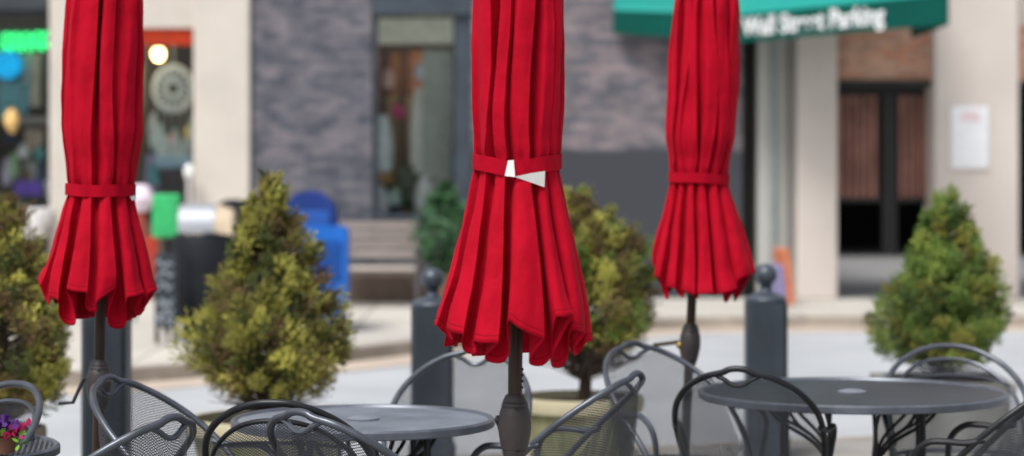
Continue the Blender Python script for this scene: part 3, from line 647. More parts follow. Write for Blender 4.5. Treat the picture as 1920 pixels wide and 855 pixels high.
part(MB().lathe([(0.29,0.945),(0.27,1.05),(0.2,1.17),(0.08,1.23),(0,1.24)],24), 'lid', plain((0.010,0.011,0.013),0.4), t2)
cb = thing('chalkboard', 'black sandwich board with white chalk scrawls leaning against the silver hooded bin', 'sandwich board', (X_(312,21.1), 21.1, 0), R(-12))
part(MB().box(-0.105,0.105,-0.02,0.02,0.14,0.78,0.008), 'board', plain((0.03,0.04,0.05)), cb)
sw = MB(); rg = random.Random(9)
for k, z in enumerate((0.70,0.60,0.50,0.36,0.27,0.20)):
    pts = [(-0.08+0.025*j+rg.uniform(-.008,.008), -0.026, z+rg.uniform(-0.035,0.035)) for j in range(7)]
    sw.tube(catmull(pts,4), 0.0085, 5)
part(sw, 'chalk_scrawl', plain((0.33,0.37,0.42)), cb)
lg = MB(); lg.box(-0.10,-0.07,-0.02,0.02,0,0.139); lg.box(0.07,0.10,-0.02,0.02,0,0.139); lg.tube([(-0.08,0.03,0.74),(-0.08,0.25,0.0)],0.012,6); lg.tube([(0.08,0.03,0.74),(0.08,0.25,0.0)],0.012,6)
part(lg, 'legs', M['black'], cb)
GD = 22.4
gs = thing('green_box', 'bright green plastic box on a dark post behind the chalkboard', 'box', (X_(313,GD), GD, 0))
part(MB().box(-0.125,0.125,-0.09,0.09,Z_(446,GD),Z_(364,GD),0.02), 'box', plain((0.05,0.50,0.17),0.5), gs)
part(MB().tube([(0,0,0),(0,0,Z_(446,GD)-0.002)],0.03,10), 'post', plain((0.03,0.03,0.03)), gs)
simple('stroller_frame', 'thin dark stand with a red panel behind the left umbrella', 'stand', MB().tube([(-0.12,0,0),(0,0,0.75),(0.12,0,0)],0.014,6), plain((0.04,0.03,0.03)), (X_(275,24), 24, 0))
simple('red_panel', 'small red board resting on the thin dark stand', 'board', MB().box(-0.07,0.07,-0.015,0.015,0,0.42,0.008), plain((0.42,0.05,0.03)), (X_(282,23.95), 23.95, 0.42))

# blue mailbox and blue box
MD = 22.7
mbx = thing('mailbox', 'dark blue mailbox with rounded top and short legs behind the spruce', 'mailbox', (X_(577,MD), MD+0.35, 0))
blue = mat('post_blue', (0.006,0.035,0.20), 0.35, var=0.15, scale=6); n = 16
mb = MB(); sec = [(-0.25,0.14),(-0.25,1.06)] + [(-0.25*math.cos(math.pi*k/n), 1.06+0.25*math.sin(math.pi*k/n)) for k in range(1,n)] + [(0.25,1.06),(0.25,0.14)]
def extr(sec, y0, y1):
    m_ = MB(); q = len(sec); m_.add([(x,y0,z) for x,z in sec]+[(x,y1,z) for x,z in sec], [tuple(range(q)), tuple(range(2*q-1,q-1,-1))]+[(i,q+i,q+(i+1)%q,(i+1)%q) for i in range(q)]); return m_
part(extr(sec, -0.25, 0.25), 'body', blue, mbx)
part(MB().box(-0.2,0.2,-0.275,-0.252,0.98,1.12,0.008), 'door', mat('blue_door',(0.02,0.10,0.38),0.4,var=0.1), mbx)
for x in (-0.22,0.22):
    for y in (-0.22,0.22): part(MB().box(x-0.02,x+0.02,y-0.02,y+0.02,0,0.139), 'leg', blue, mbx)
nb = thing('newspaper_box', 'bright blue newspaper box with slanted top beside the mailbox', 'newspaper box', (X_(612,MD), MD-0.15, 0))
bblue = mat('bright_blue', (0.004,0.13,0.54), 0.35, var=0.12, scale=6)
sec2 = [(-0.22,0.28),(-0.22,0.93),(-0.17,0.985),(0.16,0.985),(0.215,0.95),(0.215,0.28)]
part(extr(sec2, -0.2, 0.2), 'body', bblue, nb)
part(MB().box(-0.16,0.16,-0.225,-0.202,0.5,0.85,0.01), 'door', mat('blue_door2',(0.003,0.06,0.30),0.3,var=0.15), nb)
part(MB().box(-0.15,0.19,-0.15,0.15,0.03,0.279), 'pedestal', bblue, nb); part(MB().box(-0.2,0.22,-0.2,0.2,0,0.029), 'base', bblue, nb)

# orange sandwich sign by the column
OD = 26.9
os_ = thing('orange_sign', 'orange folding sign with purple side leaning near the pale panel', 'sandwich board', (X_(1475,OD), OD, 0))
part(MB().box(-0.035,0.035,-0.25,0.25,0,0.62,0.01), 'front_board', plain((0.60,0.20,0.10)), os_); os_.rotation_euler = (0, R(-6), R(8))
part(MB().box(-0.11,-0.037,-0.2,0.22,0,0.45,0.01), 'rear_board', plain((0.26,0.25,0.45)), os_)

# ------------------------------------------------------------------ bollards
bo = thing('bollard', 'dark slate bollard behind the left red umbrella', 'bollard', (X_(200,11.7), 11.7, 0), 0, 'bollards along the patio kerb')
wB = 0.108
mb = MB()
def octa(h, ch): return [(-h+ch,-h),(h-ch,-h),(h,-h+ch),(h,h-ch),(h-ch,h),(-h+ch,h),(-h,h-ch),(-h,-h+ch)]
mb.prism(octa(wB,0.022), 0.0, 0.838)
part(mb, 'post', M['bollard'], bo, smooth=False)
mb = MB(); mb.prism(octa(wB+0.012,0.03), 0.0, 0.12); part(mb, 'plinth', M['bollard'], bo, smooth=False)
mb = MB(); mb.lathe([(wB*1.02,0.839),(wB*1.04,0.852),(wB*0.95,0.866),(0.06,0.885),(0.036,0.893),(0.03,0.91),(0.036,0.925),(0.03,0.93),(0,0.93)], 28)
part(mb, 'cap', M['bollard_top'], bo)
mb = MB(); mb.blob((0,0,0.983),0.062,0.062,0.06,24); part(mb, 'ball', M['bollard_top'], bo)
for px, d, lb in ((811,12.55,'dark slate bollard with ball finial directly left of the central red umbrella'), (1436,13.0,'dark slate bollard with ball finial between the right red umbrella and the garage')):
    c = copy_tree(bo); c.location = (X_(px,d), d, 0); c['label'] = lb

# ------------------------------------------------------------------ conifers in planters
def tree_mat(name):
    m = bpy.data.materials.new(name); m.use_nodes = True; n = m.node_tree.nodes; L = m.node_tree.links
    b = n['Principled BSDF']; b.inputs['Roughness'].default_value = 0.6; b.inputs['Specular IOR Level'].default_value = 0.3
    a = n.new('ShaderNodeAttribute'); a.attribute_name = 'tint'; L.new(a.outputs['Color'], b.inputs['Base Color'])
    out = n['Material Output']; t = n.new('ShaderNodeBsdfTranslucent'); L.new(a.outputs['Color'], t.inputs[0])
    mx = n.new('ShaderNodeMixShader'); mx.inputs[0].default_value = 0.3; L.new(b.outputs[0], mx.inputs[1]); L.new(t.outputs[0], mx.inputs[2]); L.new(mx.outputs[0], out.inputs['Surface'])
    return m
M['needles'] = tree_mat('spruce_needles')
bark = mat('bark', (0.07,0.045,0.03), 0.9, var=0.3, scale=15, bump=0.4, bscale=60)
twigm = mat('bare_twigs', (0.16,0.13,0.11), 0.9, var=0.3, scale=20)
def spruce(label, px, d, ztop, zbot, Rm, prof, cols, seed, soil_z, lean=0.0, ncl=230, bare=0.0):
    rg = random.Random(seed)
    t = thing('dwarf_spruce', label, 'tree', (X_(px,d), d, soil_z), 0, 'potted spruces along the patio edge')
    H = ztop - soil_z; zb = zbot - soil_z
    mb = MB(); mb.tube(catmull([(0,0,-0.02),(0.01,0,H*0.2),(-0.01,0.01,H*0.5),(lean*0.8,0,H*0.9)],5), 0.032, 8, rf=lambda u: 1.15-0.95*u)
    trunk = part(mb, 'trunk', bark, t)
    fol = MB(); tint = []; limbs = MB(); lo_ = lambda a, b, u: a+(b-a)*u
    def rad(u):      # u: 0 bottom 1 top
        for (u0, r0), (u1, r1) in zip(prof, prof[1:]):
            if u <= u1: return r0 + (r1-r0)*(u-u0)/(u1-u0)
        return prof[-1][1]
    k = 0
    while k < ncl:
        u = rg.random(); rr = rad(u)
        if rg.random() > (rr*0.9+0.12): continue
        k += 1
        a = rg.uniform(0, 6.283); z = zb + (H-zb)*u
        lobes = 1 + 0.2*math.sin(a*3+seed+u*5) + 0.12*noise.noise(Vector((math.cos(a)*2, math.sin(a)*2, u*7+seed)))*2
        inner = rg.random() < 0.25
        rad_ = Rm*rr*lobes*(rg.uniform(0.35,0.7) if inner else rg.uniform(0.78,1.04))
        ctr = Vector((rad_*math.cos(a)+lean*u, rad_*math.sin(a), z))
        stray = rg.random() < 0.09
        if stray: rad_ *= 1.10
        outd = Vector((math.cos(a), math.sin(a), 0.55+1.2*u)).normalized()
        limbs.tube([Vector((lean*u*0.9,0,max(0.05,z-0.3*rad_-0.03))), ctr], 0.005, 4, cap=False)
        cr = rg.uniform(0.03,0.056)*(0.65+0.5*rr)*(0.55 if stray else 1); cc = rg.choices(cols, weights=[c_[1] for c_ in cols])[0][0]
        br = rg.uniform(0.72,1.35)
        for j in range(46):
            w_ = Vector((rg.gauss(0,1), rg.gauss(0,1), rg.gauss(0,1))).normalized()*rg.random()**0.4
            p = ctr + (w_ - outd*w_.dot(outd))*cr + outd*(w_.dot(outd)*cr*1.7)
            sd = (outd*0.9 + w_ + Vector((rg.uniform(-.4,.4), rg.uniform(-.4,.4), rg.uniform(-.2,.5)))).normalized()
            o1 = sd.orthogonal().normalized(); o2 = sd.cross(o1)
            tj = br*rg.uniform(0.9,1.12); cj = (cc[0]*tj, cc[1]*tj, cc[2]*tj, 1)
            for q in range(8):
                b_ = q*0.785+rg.random(); side = o1*math.cos(b_) + o2*math.sin(b_)
                base = p + sd*(0.004*q); l = rg.uniform(0.011,0.019)
                tip = base + (sd*0.8 + side*0.75)*l; wd = side.cross(sd)*0.0034
                fol.add([base-wd, base+wd, tip], [(0,1,2)]); tint += [cj]*3
    o = fol.build('crown', M['needles'], t, smooth=False)
    at = o.data.color_attributes.new('tint', 'FLOAT_COLOR', 'POINT')
    at.data.foreach_set('color', [x for c_ in tint for x in c_])
    for k in range(int(60+bare*260)):
        a = rg.uniform(0,6.283); u = rg.uniform(-0.08, 0.16); L_ = Rm*rg.uniform(0.4,0.9)
        z = zb + (H-zb)*u; z0 = max(0.03, z-0.12)
        m1 = Vector((L_*0.5*math.cos(a), L_*0.5*math.sin(a), z0+0.06+rg.uniform(-.02,.02)))
        e1 = Vector((L_*math.cos(a+rg.uniform(-.3,.3)), L_*math.sin(a), z+rg.uniform(-0.04,0.03)))
        limbs.tube([Vector((0,0,z0)), m1, e1], 0.0038, 4, cap=False, rf=lambda u_: 1.3-u_)
    part(limbs, 'limbs', twigm, t)
    return t
OL = ((0.28,0.27,0.065),3); YE = ((0.52,0.50,0.12),3.0); BR = ((0.19,0.13,0.06),1.9); DG = ((0.10,0.125,0.04),1.7)
GR = ((0.17,0.26,0.06),3); LG = ((0.34,0.44,0.10),2.2); DK = ((0.065,0.12,0.04),1.4)
conical = [(0,0.82),(0.10,0.98),(0.25,1.0),(0.42,0.80),(0.6,0.56),(0.8,0.33),(0.92,0.17),(1.0,0.06)]
def planter(label, px, d, h, shape, m, rim):
    t = thing('planter', label, 'planter', (X_(px,d), d, 0), 0, 'planters along the patio edge')
    if shape == 'round':
        part(MB().lathe([(0.24,0),(0.27,0.05),(0.33,0.22),(0.355,h-0.075)],32), 'bowl', m, t)
        part(MB().lathe([(0.345,h-0.075),(0.385,h-0.07),(0.395,h-0.03),(0.385,h),(0.345,h),(0.335,h-0.06)],32), 'rim', rim, t)
        part(MB().lathe([(0.34,h-0.06),(0.3,h-0.035),(0.1,h-0.02),(0,h-0.02)],24), 'soil', soil, t)
    else:
        part(MB().box(-0.31,0.31,-0.31,0.31,0,h-0.06,0.015), 'bowl', m, t)
        mb = MB()
        for (a,b,c,e_) in ((-0.34,0.34,-0.34,-0.28),(-0.34,0.34,0.28,0.34),(-0.34,-0.28,-0.279,0.279),(0.28,0.34,-0.279,0.279)): mb.box(a,b,c,e_,h-0.058,h,0.006)
        part(mb, 'rim', rim, t)
        part(MB().box(-0.279,0.279,-0.279,0.279,h-0.058,h-0.03), 'soil', soil, t)
    return t
soil = mat('soil', (0.07,0.04,0.025), 0.95, var=0.4, scale=20, bump=0.6, bscale=40)
mossy = mat('mossy_concrete', (0.42,0.40,0.28), 0.9, c2=(0.17,0.18,0.06), scale=4, stretch=(2,2,0.4))
creamr = mat('cream_rim', (0.48,0.44,0.30), 0.85, var=0.1, scale=4)
greyp = mat('grey_planter', (0.33,0.33,0.32), 0.9, c2=(0.20,0.205,0.19), scale=3, stretch=(2,2,0.4))
planter('round mossy stone planter under the olive spruce behind the left table', 505, 11.2, 0.41, 'round', mossy, creamr)
pl2 = planter('round mossy stone planter under the browning spruce behind the central umbrella', 1085, 12.2, 0.41, 'round', mossy, creamr)
planter('square grey planter under the green spruce behind the right table', 1765, 13.1, 0.42, 'square', greyp, greyp)
pl0 = planter('round brown planter under the spruce at the left edge', 5, 10.9, 0.40, 'round', plain((0.20,0.16,0.12)), plain((0.26,0.22,0.17)))
pl2.scale = (0.84,0.84,1)
pl0.scale = (0.5,0.5,1)
spruce('olive dwarf spruce with bare lower twigs behind the left table', 505, 11.2, 1.50, 0.54, 0.33, conical, (OL,YE,BR,DG), 11, 0.385, ncl=330, bare=0.5)
spruce('browning dwarf spruce half hidden behind the central umbrella', 1095, 12.2, 1.43, 0.66, 0.355, [(0,0.80),(0.15,0.98),(0.4,0.92),(0.6,0.78),(0.8,0.5),(0.92,0.25),(1,0.08)], (OL,YE,BR,BR,GR), 23, 0.385, lean=-0.06, ncl=330, bare=1.0)
spruce('bright green cone shaped dwarf spruce behind the right table', 1765, 13.1, 1.42, 0.53, 0.315, conical, (GR,LG,DK,GR,OL), 37, 0.385, lean=0.03, ncl=340)
spruce('dark olive dwarf spruce cut off by the left edge', 8, 10.9, 1.42, 0.52, 0.27, [(0,0.85),(0.15,1.0),(0.4,0.95),(0.5,0.62),(0.62,0.45),(0.75,0.42),(0.9,0.3),(1,0.08)], (OL,YE,DG,BR), 41, 0.375, ncl=240)

# ------------------------------------------------------------------ tables
def table(label, x, y, r, top=0.72, seed=0):
    t = thing('patio_table', label, 'table', (x, y, 0), R(20+seed*17), 'round metal mesh tables')
    # mesh disc with uv in metres
    mb = MB(); uvs = []; nr, na = 10, 64; vs = [(0,0,top)]
    for i in range(1, nr+1):
        for k in range(na):
            a = 2*math.pi*k/na; q = (r-0.012)*i/nr; vs.append((q*math.cos(a), q*math.sin(a), top + 0.0015*math.sin(q*40+seed)))
    fs = [(0, 1+k, 1+(k+1) % na) for k in range(na)]
    for i in range(nr-1):
        for k in range(na):
            l = (k+1) % na; fs.append((1+i*na+k, 1+i*na+na+k, 1+i*na+na+l, 1+i*na+l))
    mb.add(vs, fs); o = mb.build('table_top', M['table_mesh_pale' if seed == 1 else 'table_mesh'], t, uvs=[(v[0], v[1]) for v in mb.v])
    mb = MB(); mb.lathe([(r-0.02,top-0.004),(r-0.014,top+0.006),(r-0.004,top+0.008),(r+0.004,top+0.001),(r+0.004,top-0.020),(r-0.004,top-0.024),(r-0.012,top-0.020),(r-0.02,top-0.004)], 72)
    part(mb, 'rim', M['table_rim'], t)
    part(MB().lathe([(0.0,top+0.012),(0.03,top+0.012),(0.055,top+0.006),(0.055,top+0.0015),(0,top+0.0015)][::-1],24), 'hole_plug', plain((0.20,0.22,0.26),0.5), t)
    ub = MB()
    for k in range(4):
        a = k*math.pi/2; c_, s_ = math.cos(a), math.sin(a)
        ub.tube([(r*0.15*c_, r*0.15*s_, top-0.012),(r*0.97*c_, r*0.97*s_, top-0.012)], 0.008, 6)
    part(ub, 'top_frame', M['black_steel'], t)
    for k in range(4):
        a = k*math.pi/2+0.3; c_, s_ = math.cos(a), math.sin(a); q = r*0.62
        lb = MB(); lb.tube(catmull([(q*c_,q*s_,top-0.02),(q*c_,q*s_,0.40),(q*0.9*c_,q*0.9*s_,0.2),(q*1.12*c_,q*1.12*s_,0.0)],6), 0.012, 8)
        for m_ in (-0.22,0.0,0.22):
            ca, sa = math.cos(a+m_*2.2), math.sin(a+m_*2.2)
            lb.tube(catmull([(q*0.95*ca,q*0.95*sa,top-0.03),(q*0.80*ca,q*0.80*sa,0.62),(q*0.45*math.cos(a+m_),q*0.45*math.sin(a+m_),0.53),(q*0.30*c_,q*0.30*s_,0.40),(q*0.3*c_,q*0.3*s_,0.12)],6), 0.0075, 6)
        lb.tube([(q*0.3*c_,q*0.3*s_,0.3),(q*0.97*c_,q*0.97*s_,0.3)],0.008,6)
        part(lb, 'leg', M['black_steel'], t)
    return t
table('round grey mesh table between the left and central umbrellas', -0.505, 8.2, 0.443, seed=1)
table('large round grey mesh table at the right behind the dark chair', 1.288, 9.15, 0.578, seed=0)
table('small round grey table with pansies at the bottom left corner', -1.84, 7.38, 0.45, seed=2)

# ------------------------------------------------------------------ chairs
def smoothpts(pts, k=8): return catmull(pts, k)
def mirror(pts): return [(-x, y, z) for x, y, z in reversed(pts)]
def make_chair(kind, steel):
    t = thing('patio_chair', '', 'chair', (0,0,0), 0, 'barrel shaped metal mesh patio chairs')
    r = 0.0115
    side = [(0.055,-0.272,0.864),(0.12,-0.25,0.846),(0.19,-0.195,0.803),(0.24,-0.115,0.742),(0.262,-0.03,0.672),(0.262,0.06,0.585),(0.25,0.13,0.50),(0.243,0.165,0.42),(0.25,0.20,0.22),(0.262,0.235,0.0)]
    if kind == 1:
        outer = mirror(side)[:-1] + [(-0.055,-0.272,0.864),(-0.03,-0.276,0.875),(0,-0.277,0.879),(0.03,-0.276,0.875),(0.055,-0.272,0.864)] + side[1:]
    else:
        outer = mirror(side)[:-1] + [(-0.055,-0.272,0.866),(0,-0.277,0.87),(0.055,-0.272,0.866)] + side[1:]
    oc = smoothpts(outer, 7)
    part(MB().tube(oc, r, 10), 'back_frame', steel, t)
    # inner edge of the mesh
    if kind == 1:
        dip = [(-0.085,-0.262,0.856),(-0.05,-0.27,0.842),(-0.025,-0.272,0.826),(0,-0.273,0.82),(0.025,-0.272,0.826),(0.05,-0.27,0.842),(0.085,-0.262,0.856)]
        hr = MB().tube(smoothpts(dip,6), 0.0085, 8); part(hr, 'hand_hole_rim', steel, t)
    innr = [(0.0,-0.265,0.815 if kind == 2 else 0.818),(0.06,-0.258,0.81 if kind == 2 else 0.84),(0.12,-0.235,0.79 if kind == 2 else 0.838),(0.18,-0.18,0.745 if kind == 2 else 0.79),(0.222,-0.11,0.69 if kind == 2 else 0.735),(0.24,-0.03,0.62 if kind == 2 else 0.66),(0.24,0.05,0.55),(0.235,0.10,0.49)]
    if kind == 1: innr = [(x*1.0 if i < 4 else x*1.06, y, z) for i, (x, y, z) in enumerate(innr)]
    full = [(-x, y, z) for x, y, z in reversed(innr[1:])] + innr
    fc = smoothpts(full, 6)
    if kind == 2:
        part(MB().tube(fc, 0.008, 8), 'inner_frame', steel, t)
        cbp = [(-0.215,-0.125,0.715),(-0.15,-0.20,0.735),(-0.07,-0.245,0.745),(0,-0.257,0.748),(0.07,-0.245,0.745),(0.15,-0.20,0.735),(0.215,-0.125,0.715)]
        part(MB().tube(smoothpts(cbp,5), 0.0055, 6), 'cross_bar', steel, t)
    mb = MB(); uvs = []; nt_ = 10; m_ = len(fc); arc = 0; arcs = [0]
    for i in range(1, m_): arc += (fc[i]-fc[i-1]).length; arcs.append(arc)
    for i, p in enumerate(fc):
        th = math.pi*(1.13) + (math.pi*0.74)*(i/(m_-1)); th = -math.pi/2 + (i/(m_-1)-0.5)*math.pi*1.25
        b_ = Vector((0.215*math.cos(th), 0.215*math.sin(th), 0.435))
        for j in range(nt_+1):
            u = j/nt_; q = p.lerp(b_, u); sag = math.sin(u*math.pi)*0.012; hv = Vector((q.x, q.y, 0)).normalized(); q = q + hv*sag
            mb.v.append(tuple(q)); uvs.append((arcs[i], (p-b_).length*u + p.z*0))
    for i in range(m_-1):
        for j in range(nt_):
            a = i*(nt_+1)+j; mb.f.append((a, a+1, a+nt_+2, a+nt_+1))
    mb.build('back_mesh', M['chair_mesh'], t, uvs=uvs)
    # seat
    sp = [(0.235*math.cos(a)*(1.0), 0.225*math.sin(a)+0.0, 0.43) for a in [2*math.pi*k/40 for k in range(40)]]
    part(MB().tube(sp, 0.010, 8, closed=True), 'seat_rim', steel, t)
    mb = MB(); mb.v = [(0,0,0.412)]; 
    for i in range(1,7):
        for k in range(40):
            a = 2*math.pi*k/40; q = i/6; mb.v.append((0.232*q*math.cos(a), 0.222*q*math.sin(a), 0.412+0.018*q*q))
    mb.f = [(0,1+k,1+(k+1)%40) for k in range(40)] + [(1+i*40+k, 41+i*40+k, 41+i*40+(k+1)%40, 1+i*40+(k+1)%40) for i in range(5) for k in range(40)]
    mb.build('seat', M['chair_mesh'], t, uvs=[(v[0],v[1]) for v in mb.v])
    for s in (-1, 1):
        arm = [(0.258,-0.03,0.655),(0.272,0.03,0.642),(0.282,0.10,0.645),(0.284,0.155,0.640),(0.279,0.20,0.605),(0.268,0.213,0.55),(0.256,0.205,0.47),(0.251,0.205,0.40)]
        part(MB().tube(smoothpts([(s*x,y,z) for x,y,z in arm],6), 0.0115, 8), 'armrest', steel, t)
        lg = [(0.16,-0.155,0.428),(0.175,-0.20,0.3),(0.21,-0.27,0.02),(0.212,-0.275,0)]
        part(MB().tube([(s*x,y,z) for x,y,z in lg], 0.0115, 8), 'leg', steel, t)
        part(MB().tube([(s*0.248,0.17,0.15),(s*0.19,-0.235,0.15)], 0.007, 6), 'stretcher', steel, t)
    return t
proto = {}
def chair(kind, label, x, y, dx, dy, scale=(1,1,1), dark=False):
    key = (kind, dark)
    if key not in proto:
        proto[key] = c = make_chair(kind, M['black_steel'] if dark else M['dark_steel'])
    else: c = copy_tree(proto[key])
    c.location = (x, y, 0); c.rotation_euler = (0, 0, math.atan2(-dx, dy)); c.scale = scale; c['label'] = label
    return c
chair(1, 'front mesh chair left of centre, its rounded back with hand hole turned left', -0.44, 7.14, 0.62, 0.79)
chair(2, 'dark mesh chair with double arched back at the round table, behind the front chair', -0.69, 7.54, 0.10, 0.99, dark=True)
chair(1, 'pale grey chair facing us behind the round table, directly left of the central umbrella pole', -0.20, 8.95, -0.22, -0.97)
chair(1, 'chair turned sideways right of the central umbrella crank, its tall back to the right', 0.17, 8.29, -0.91, 0.42)
chair(1, 'blurred grey chair beside the right umbrella pole, in front of the browning spruce', 0.63, 9.30, 0.57, -0.82)
chair(1, 'black mesh chair with hand hole, its back to us at the right table', 0.845, 8.62, 0.24, 0.97, dark=True)
chair(2, 'grey chair with double arched back behind the large right table', 1.775, 9.66, -0.05, -1.0, (1.08,1,0.962))
chair(1, 'black chair cut off by the right edge, only its curved armrests showing', 1.67, 8.42, -0.92, 0.39, dark=True)
chair(2, 'grey chair with double arched back cut off by the left edge', -1.775, 7.66, -0.6, -0.8)
chair(1, 'grey chair behind the left umbrella crank, facing the round table', -1.09, 7.90, 0.9, -0.42)
chair(1, 'chair seen sideways low between left umbrella pole and the double arched chair', -1.19, 6.92, -0.85, 0.5)

# potted pansies on the small table
pn = thing('pansy_pot', 'small pot of purple and crimson pansies on the corner table', 'potted flowers', (X_(2,7.2), 7.2, 0.729))
part(MB().lathe([(0.04,0),(0.05,0.045),(0.055,0.05),(0.045,0.045),(0,0.04)],16), 'pot', plain((0.25,0.12,0.08)), pn)
rg = random.Random(5)
for nm, c, cnt in (('petals',(0.055,0.01,0.13),46),('petals',(0.30,0.005,0.06),40),('leaves',(0.16,0.32,0.04),60),('petals',(0.75,0.72,0.62),10)):
    mb = MB()
    for k in range(cnt):
        if nm == 'leaves': p = Vector((rg.uniform(-0.07,0.06), rg.uniform(-0.05,0.05), rg.uniform(0.02,0.065)))
        elif c[0] < 0.1: p = Vector((rg.gauss(0.005,0.02), rg.uniform(-0.05,0.04), rg.uniform(0.06,0.095)))
        elif c[0] > 0.5: p = Vector((rg.gauss(-0.02,0.02), rg.uniform(-0.05,0.04), rg.uniform(0.04,0.09)))
        else: p = Vector((rg.gauss(0.035,0.018), rg.uniform(-0.05,0.04), rg.uniform(0.045,0.085)))
        d1 = Vector((rg.uniform(-1,1), rg.uniform(-1,0.3), rg.uniform(-0.3,1))).normalized(); d2 = d1.orthogonal().normalized(); d3 = d1.cross(d2); l = rg.uniform(0.014,0.026)
        mb.add([p, p+(d1*0.4+d2*0.45)*l, p+(d1+d2*0.35+d3*0.2)*l, p+(d1*1.1-d2*0.2+d3*0.1)*l, p+(d1*0.4-d2*0.5)*l], [(0,1,2,3,4)])
    part(mb, nm, plain(c, 0.6, 0, 0.2), pn)

# ------------------------------------------------------------------ folded umbrellas
def umbrella(label, px, d, lean, strap_z, rs, profile, folds, hem_valley, rv, seed, housing_z, crank, sag, cx=0.0, valleys=None, tabs=None, vspec=None, hem_shift=0.0):
    """folds: (angle, half width, ridge radius at hem, hem z at its left and right corner, tangential skew).
    profile: list of (z, radius) above the strap up to the tip"""
    rg = random.Random(seed)
    t = thing('closed_umbrella', label, 'umbrella', (X_(px,d), d, 0)); t.rotation_euler = (0, R(lean), 0)
    t['group'] = 'closed red patio umbrellas'
    nf = len(folds)
    def pol(a, r): a = R(a); return Vector((r*math.sin(a)+cx, -r*math.cos(a), 0))
    # angular slots for the upper part: centre angle, half width; order kept
    ctrl = []    # per control point: dict(hem=Vector, a_up, role, i)
    for i, (a, hw, rr, zl, zr, sk) in enumerate(folds):
        na_ = folds[(i+1) % nf][0] + (360 if i == nf-1 else 0); nhw = folds[(i+1) % nf][1]
        sk *= 1.7
        va = ((a+hw) + (na_-nhw))/2
        rvi = rv*rg.uniform(0.9,1.12)
        zv = hem_valley + rg.uniform(-0.015,0.035)
        gap = (na_-nhw)-(a+hw); vw = max(4.0, gap*0.42+2)
        if vspec and i in vspec: va, vw, rvi, zv = vspec[i]
        hw *= 0.93
        for role, aa, r_, z_ in (('L', a-hw+sk*0.6, rr*0.93, zl), ('M', a-hw*0.25+sk, rr*1.015, (zl+zr)/2-0.004), ('R', a+hw+sk, rr*0.985, zr), ('R', a+hw+sk+0.6, rr*0.985, zr), ('V', va-vw, rvi, zv+0.006), ('V', va+vw, rvi*1.02, zv)):
            h = pol(aa, r_); h.z = z_; h.x += hem_shift
            ctrl.append((h, {'L':a-hw*0.66,'M':a,'R':a+hw*0.70,'V':((a+hw)+(na_-nhw))/2}[role]+(0 if role != 'V' else (-0.8 if ctrl and ctrl[-1][2] == 'R' else 0.8)), role, i))
    ph = [rg.uniform(0,6.28) for _ in range(nf*3)]
    deep = [[0.3,1.25,0.6,1.6,0.35,1.4,0.9,1.2][(q*5+seed) % 8]*rg.uniform(0.85,1.15) for q in range(nf)]
    if valleys:
        for k_, v_ in valleys.items(): deep[k_] = v_
    ztop = profile[-1][0]
    def prof(z):
        for (z0, r0), (z1, r1) in zip(profile, profile[1:]):
            if z <= z1:
                u = (z-z0)/(z1-z0); u = u*u*(3-2*u) if r1 > r0*0.7 else u
                return r0+(r1-r0)*u
        return profile[-1][1]
    levels = []
    NU, NS = 60, 34
    for L_ in range(NU):      # from the top down to the strap
        z = ztop + (strap_z-ztop)*(L_/NU)**0.9
        ring = []
        u = (z-strap_z)/(ztop-strap_z)
        near = math.exp(-((z-strap_z)/0.05)**2)
        for (h, a_up, role, i) in ctrl:
            s1 = math.sin(ph[i]+z*6.0); s2 = math.sin(ph[i+nf]+z*11.0); s3 = math.sin(ph[i+2*nf]+z*3.7)
            aa = a_up + 4.5*s1*(1-near) + 1.5*s2
            if role == 'R': aa += 7.5*(0.6+0.5*s3)*(1-near*0.4)
            if role == 'L': aa += 4.0*(0.3+0.4*s1)
            P = prof(z)
            dep = (0.32+0.12*s3)*deep[i]*(1-near*0.4)
            if role == 'V': r_ = P*(1-dep)
            elif role == 'M': r_ = P*(1.0+0.02*s2)
            elif role == 'L': r_ = P*(0.955+0.035*s2)
            else: r_ = P*(1.0-0.03*s2)
            p = pol(aa, r_*(1-0.10*near*(0 if role!='V' else 1))); p.z = z; ring.append(p)
        levels.append(ring)
    for L_ in range(NS+1):
        u = L_/NS; ring = []
        for (h, a_up, role, i) in ctrl:
            P = prof(strap_z)
            r0 = P*(0.72 if role == 'V' else (0.93 if role == 'L' else 1.0))
            s0 = pol(a_up, r0); s0.z = strap_z
            e = u**0.92; p = s0.lerp(h, e)
            # slight bow of every pleat
            bow = math.sin(u*math.pi)*(0.006*math.sin(ph[i]+2) + (0.004 if role == 'M' else -0.002))
            hv = Vector((p.x-cx, p.y, 0)).normalized(); p = p + hv*bow
            p.x += 0.004*math.sin(u*5+ph[i+nf])*u
            if role in 'LMR' and u > 0.8: p += hv*0.010*((u-0.8)/0.2)**2*math.sin(ph[i+2*nf])
            ring.append(p)
        levels.append(ring)
    def chaikin(r, k):
        for _ in range(k):
            o = []; n = len(r)
            for i in range(n):
                a, b = r[i], r[(i+1) % n]; o.append(a*0.75+b*0.25); o.append(a*0.25+b*0.75)
            r = o
        return r
    mb = MB(); uvs = []; levels = [chaikin(r, 3) for r in levels]; n = len(levels[0])
    hem = levels[-1]; off = Vector((seed*3.3, seed, 0))
    NL = len(levels)
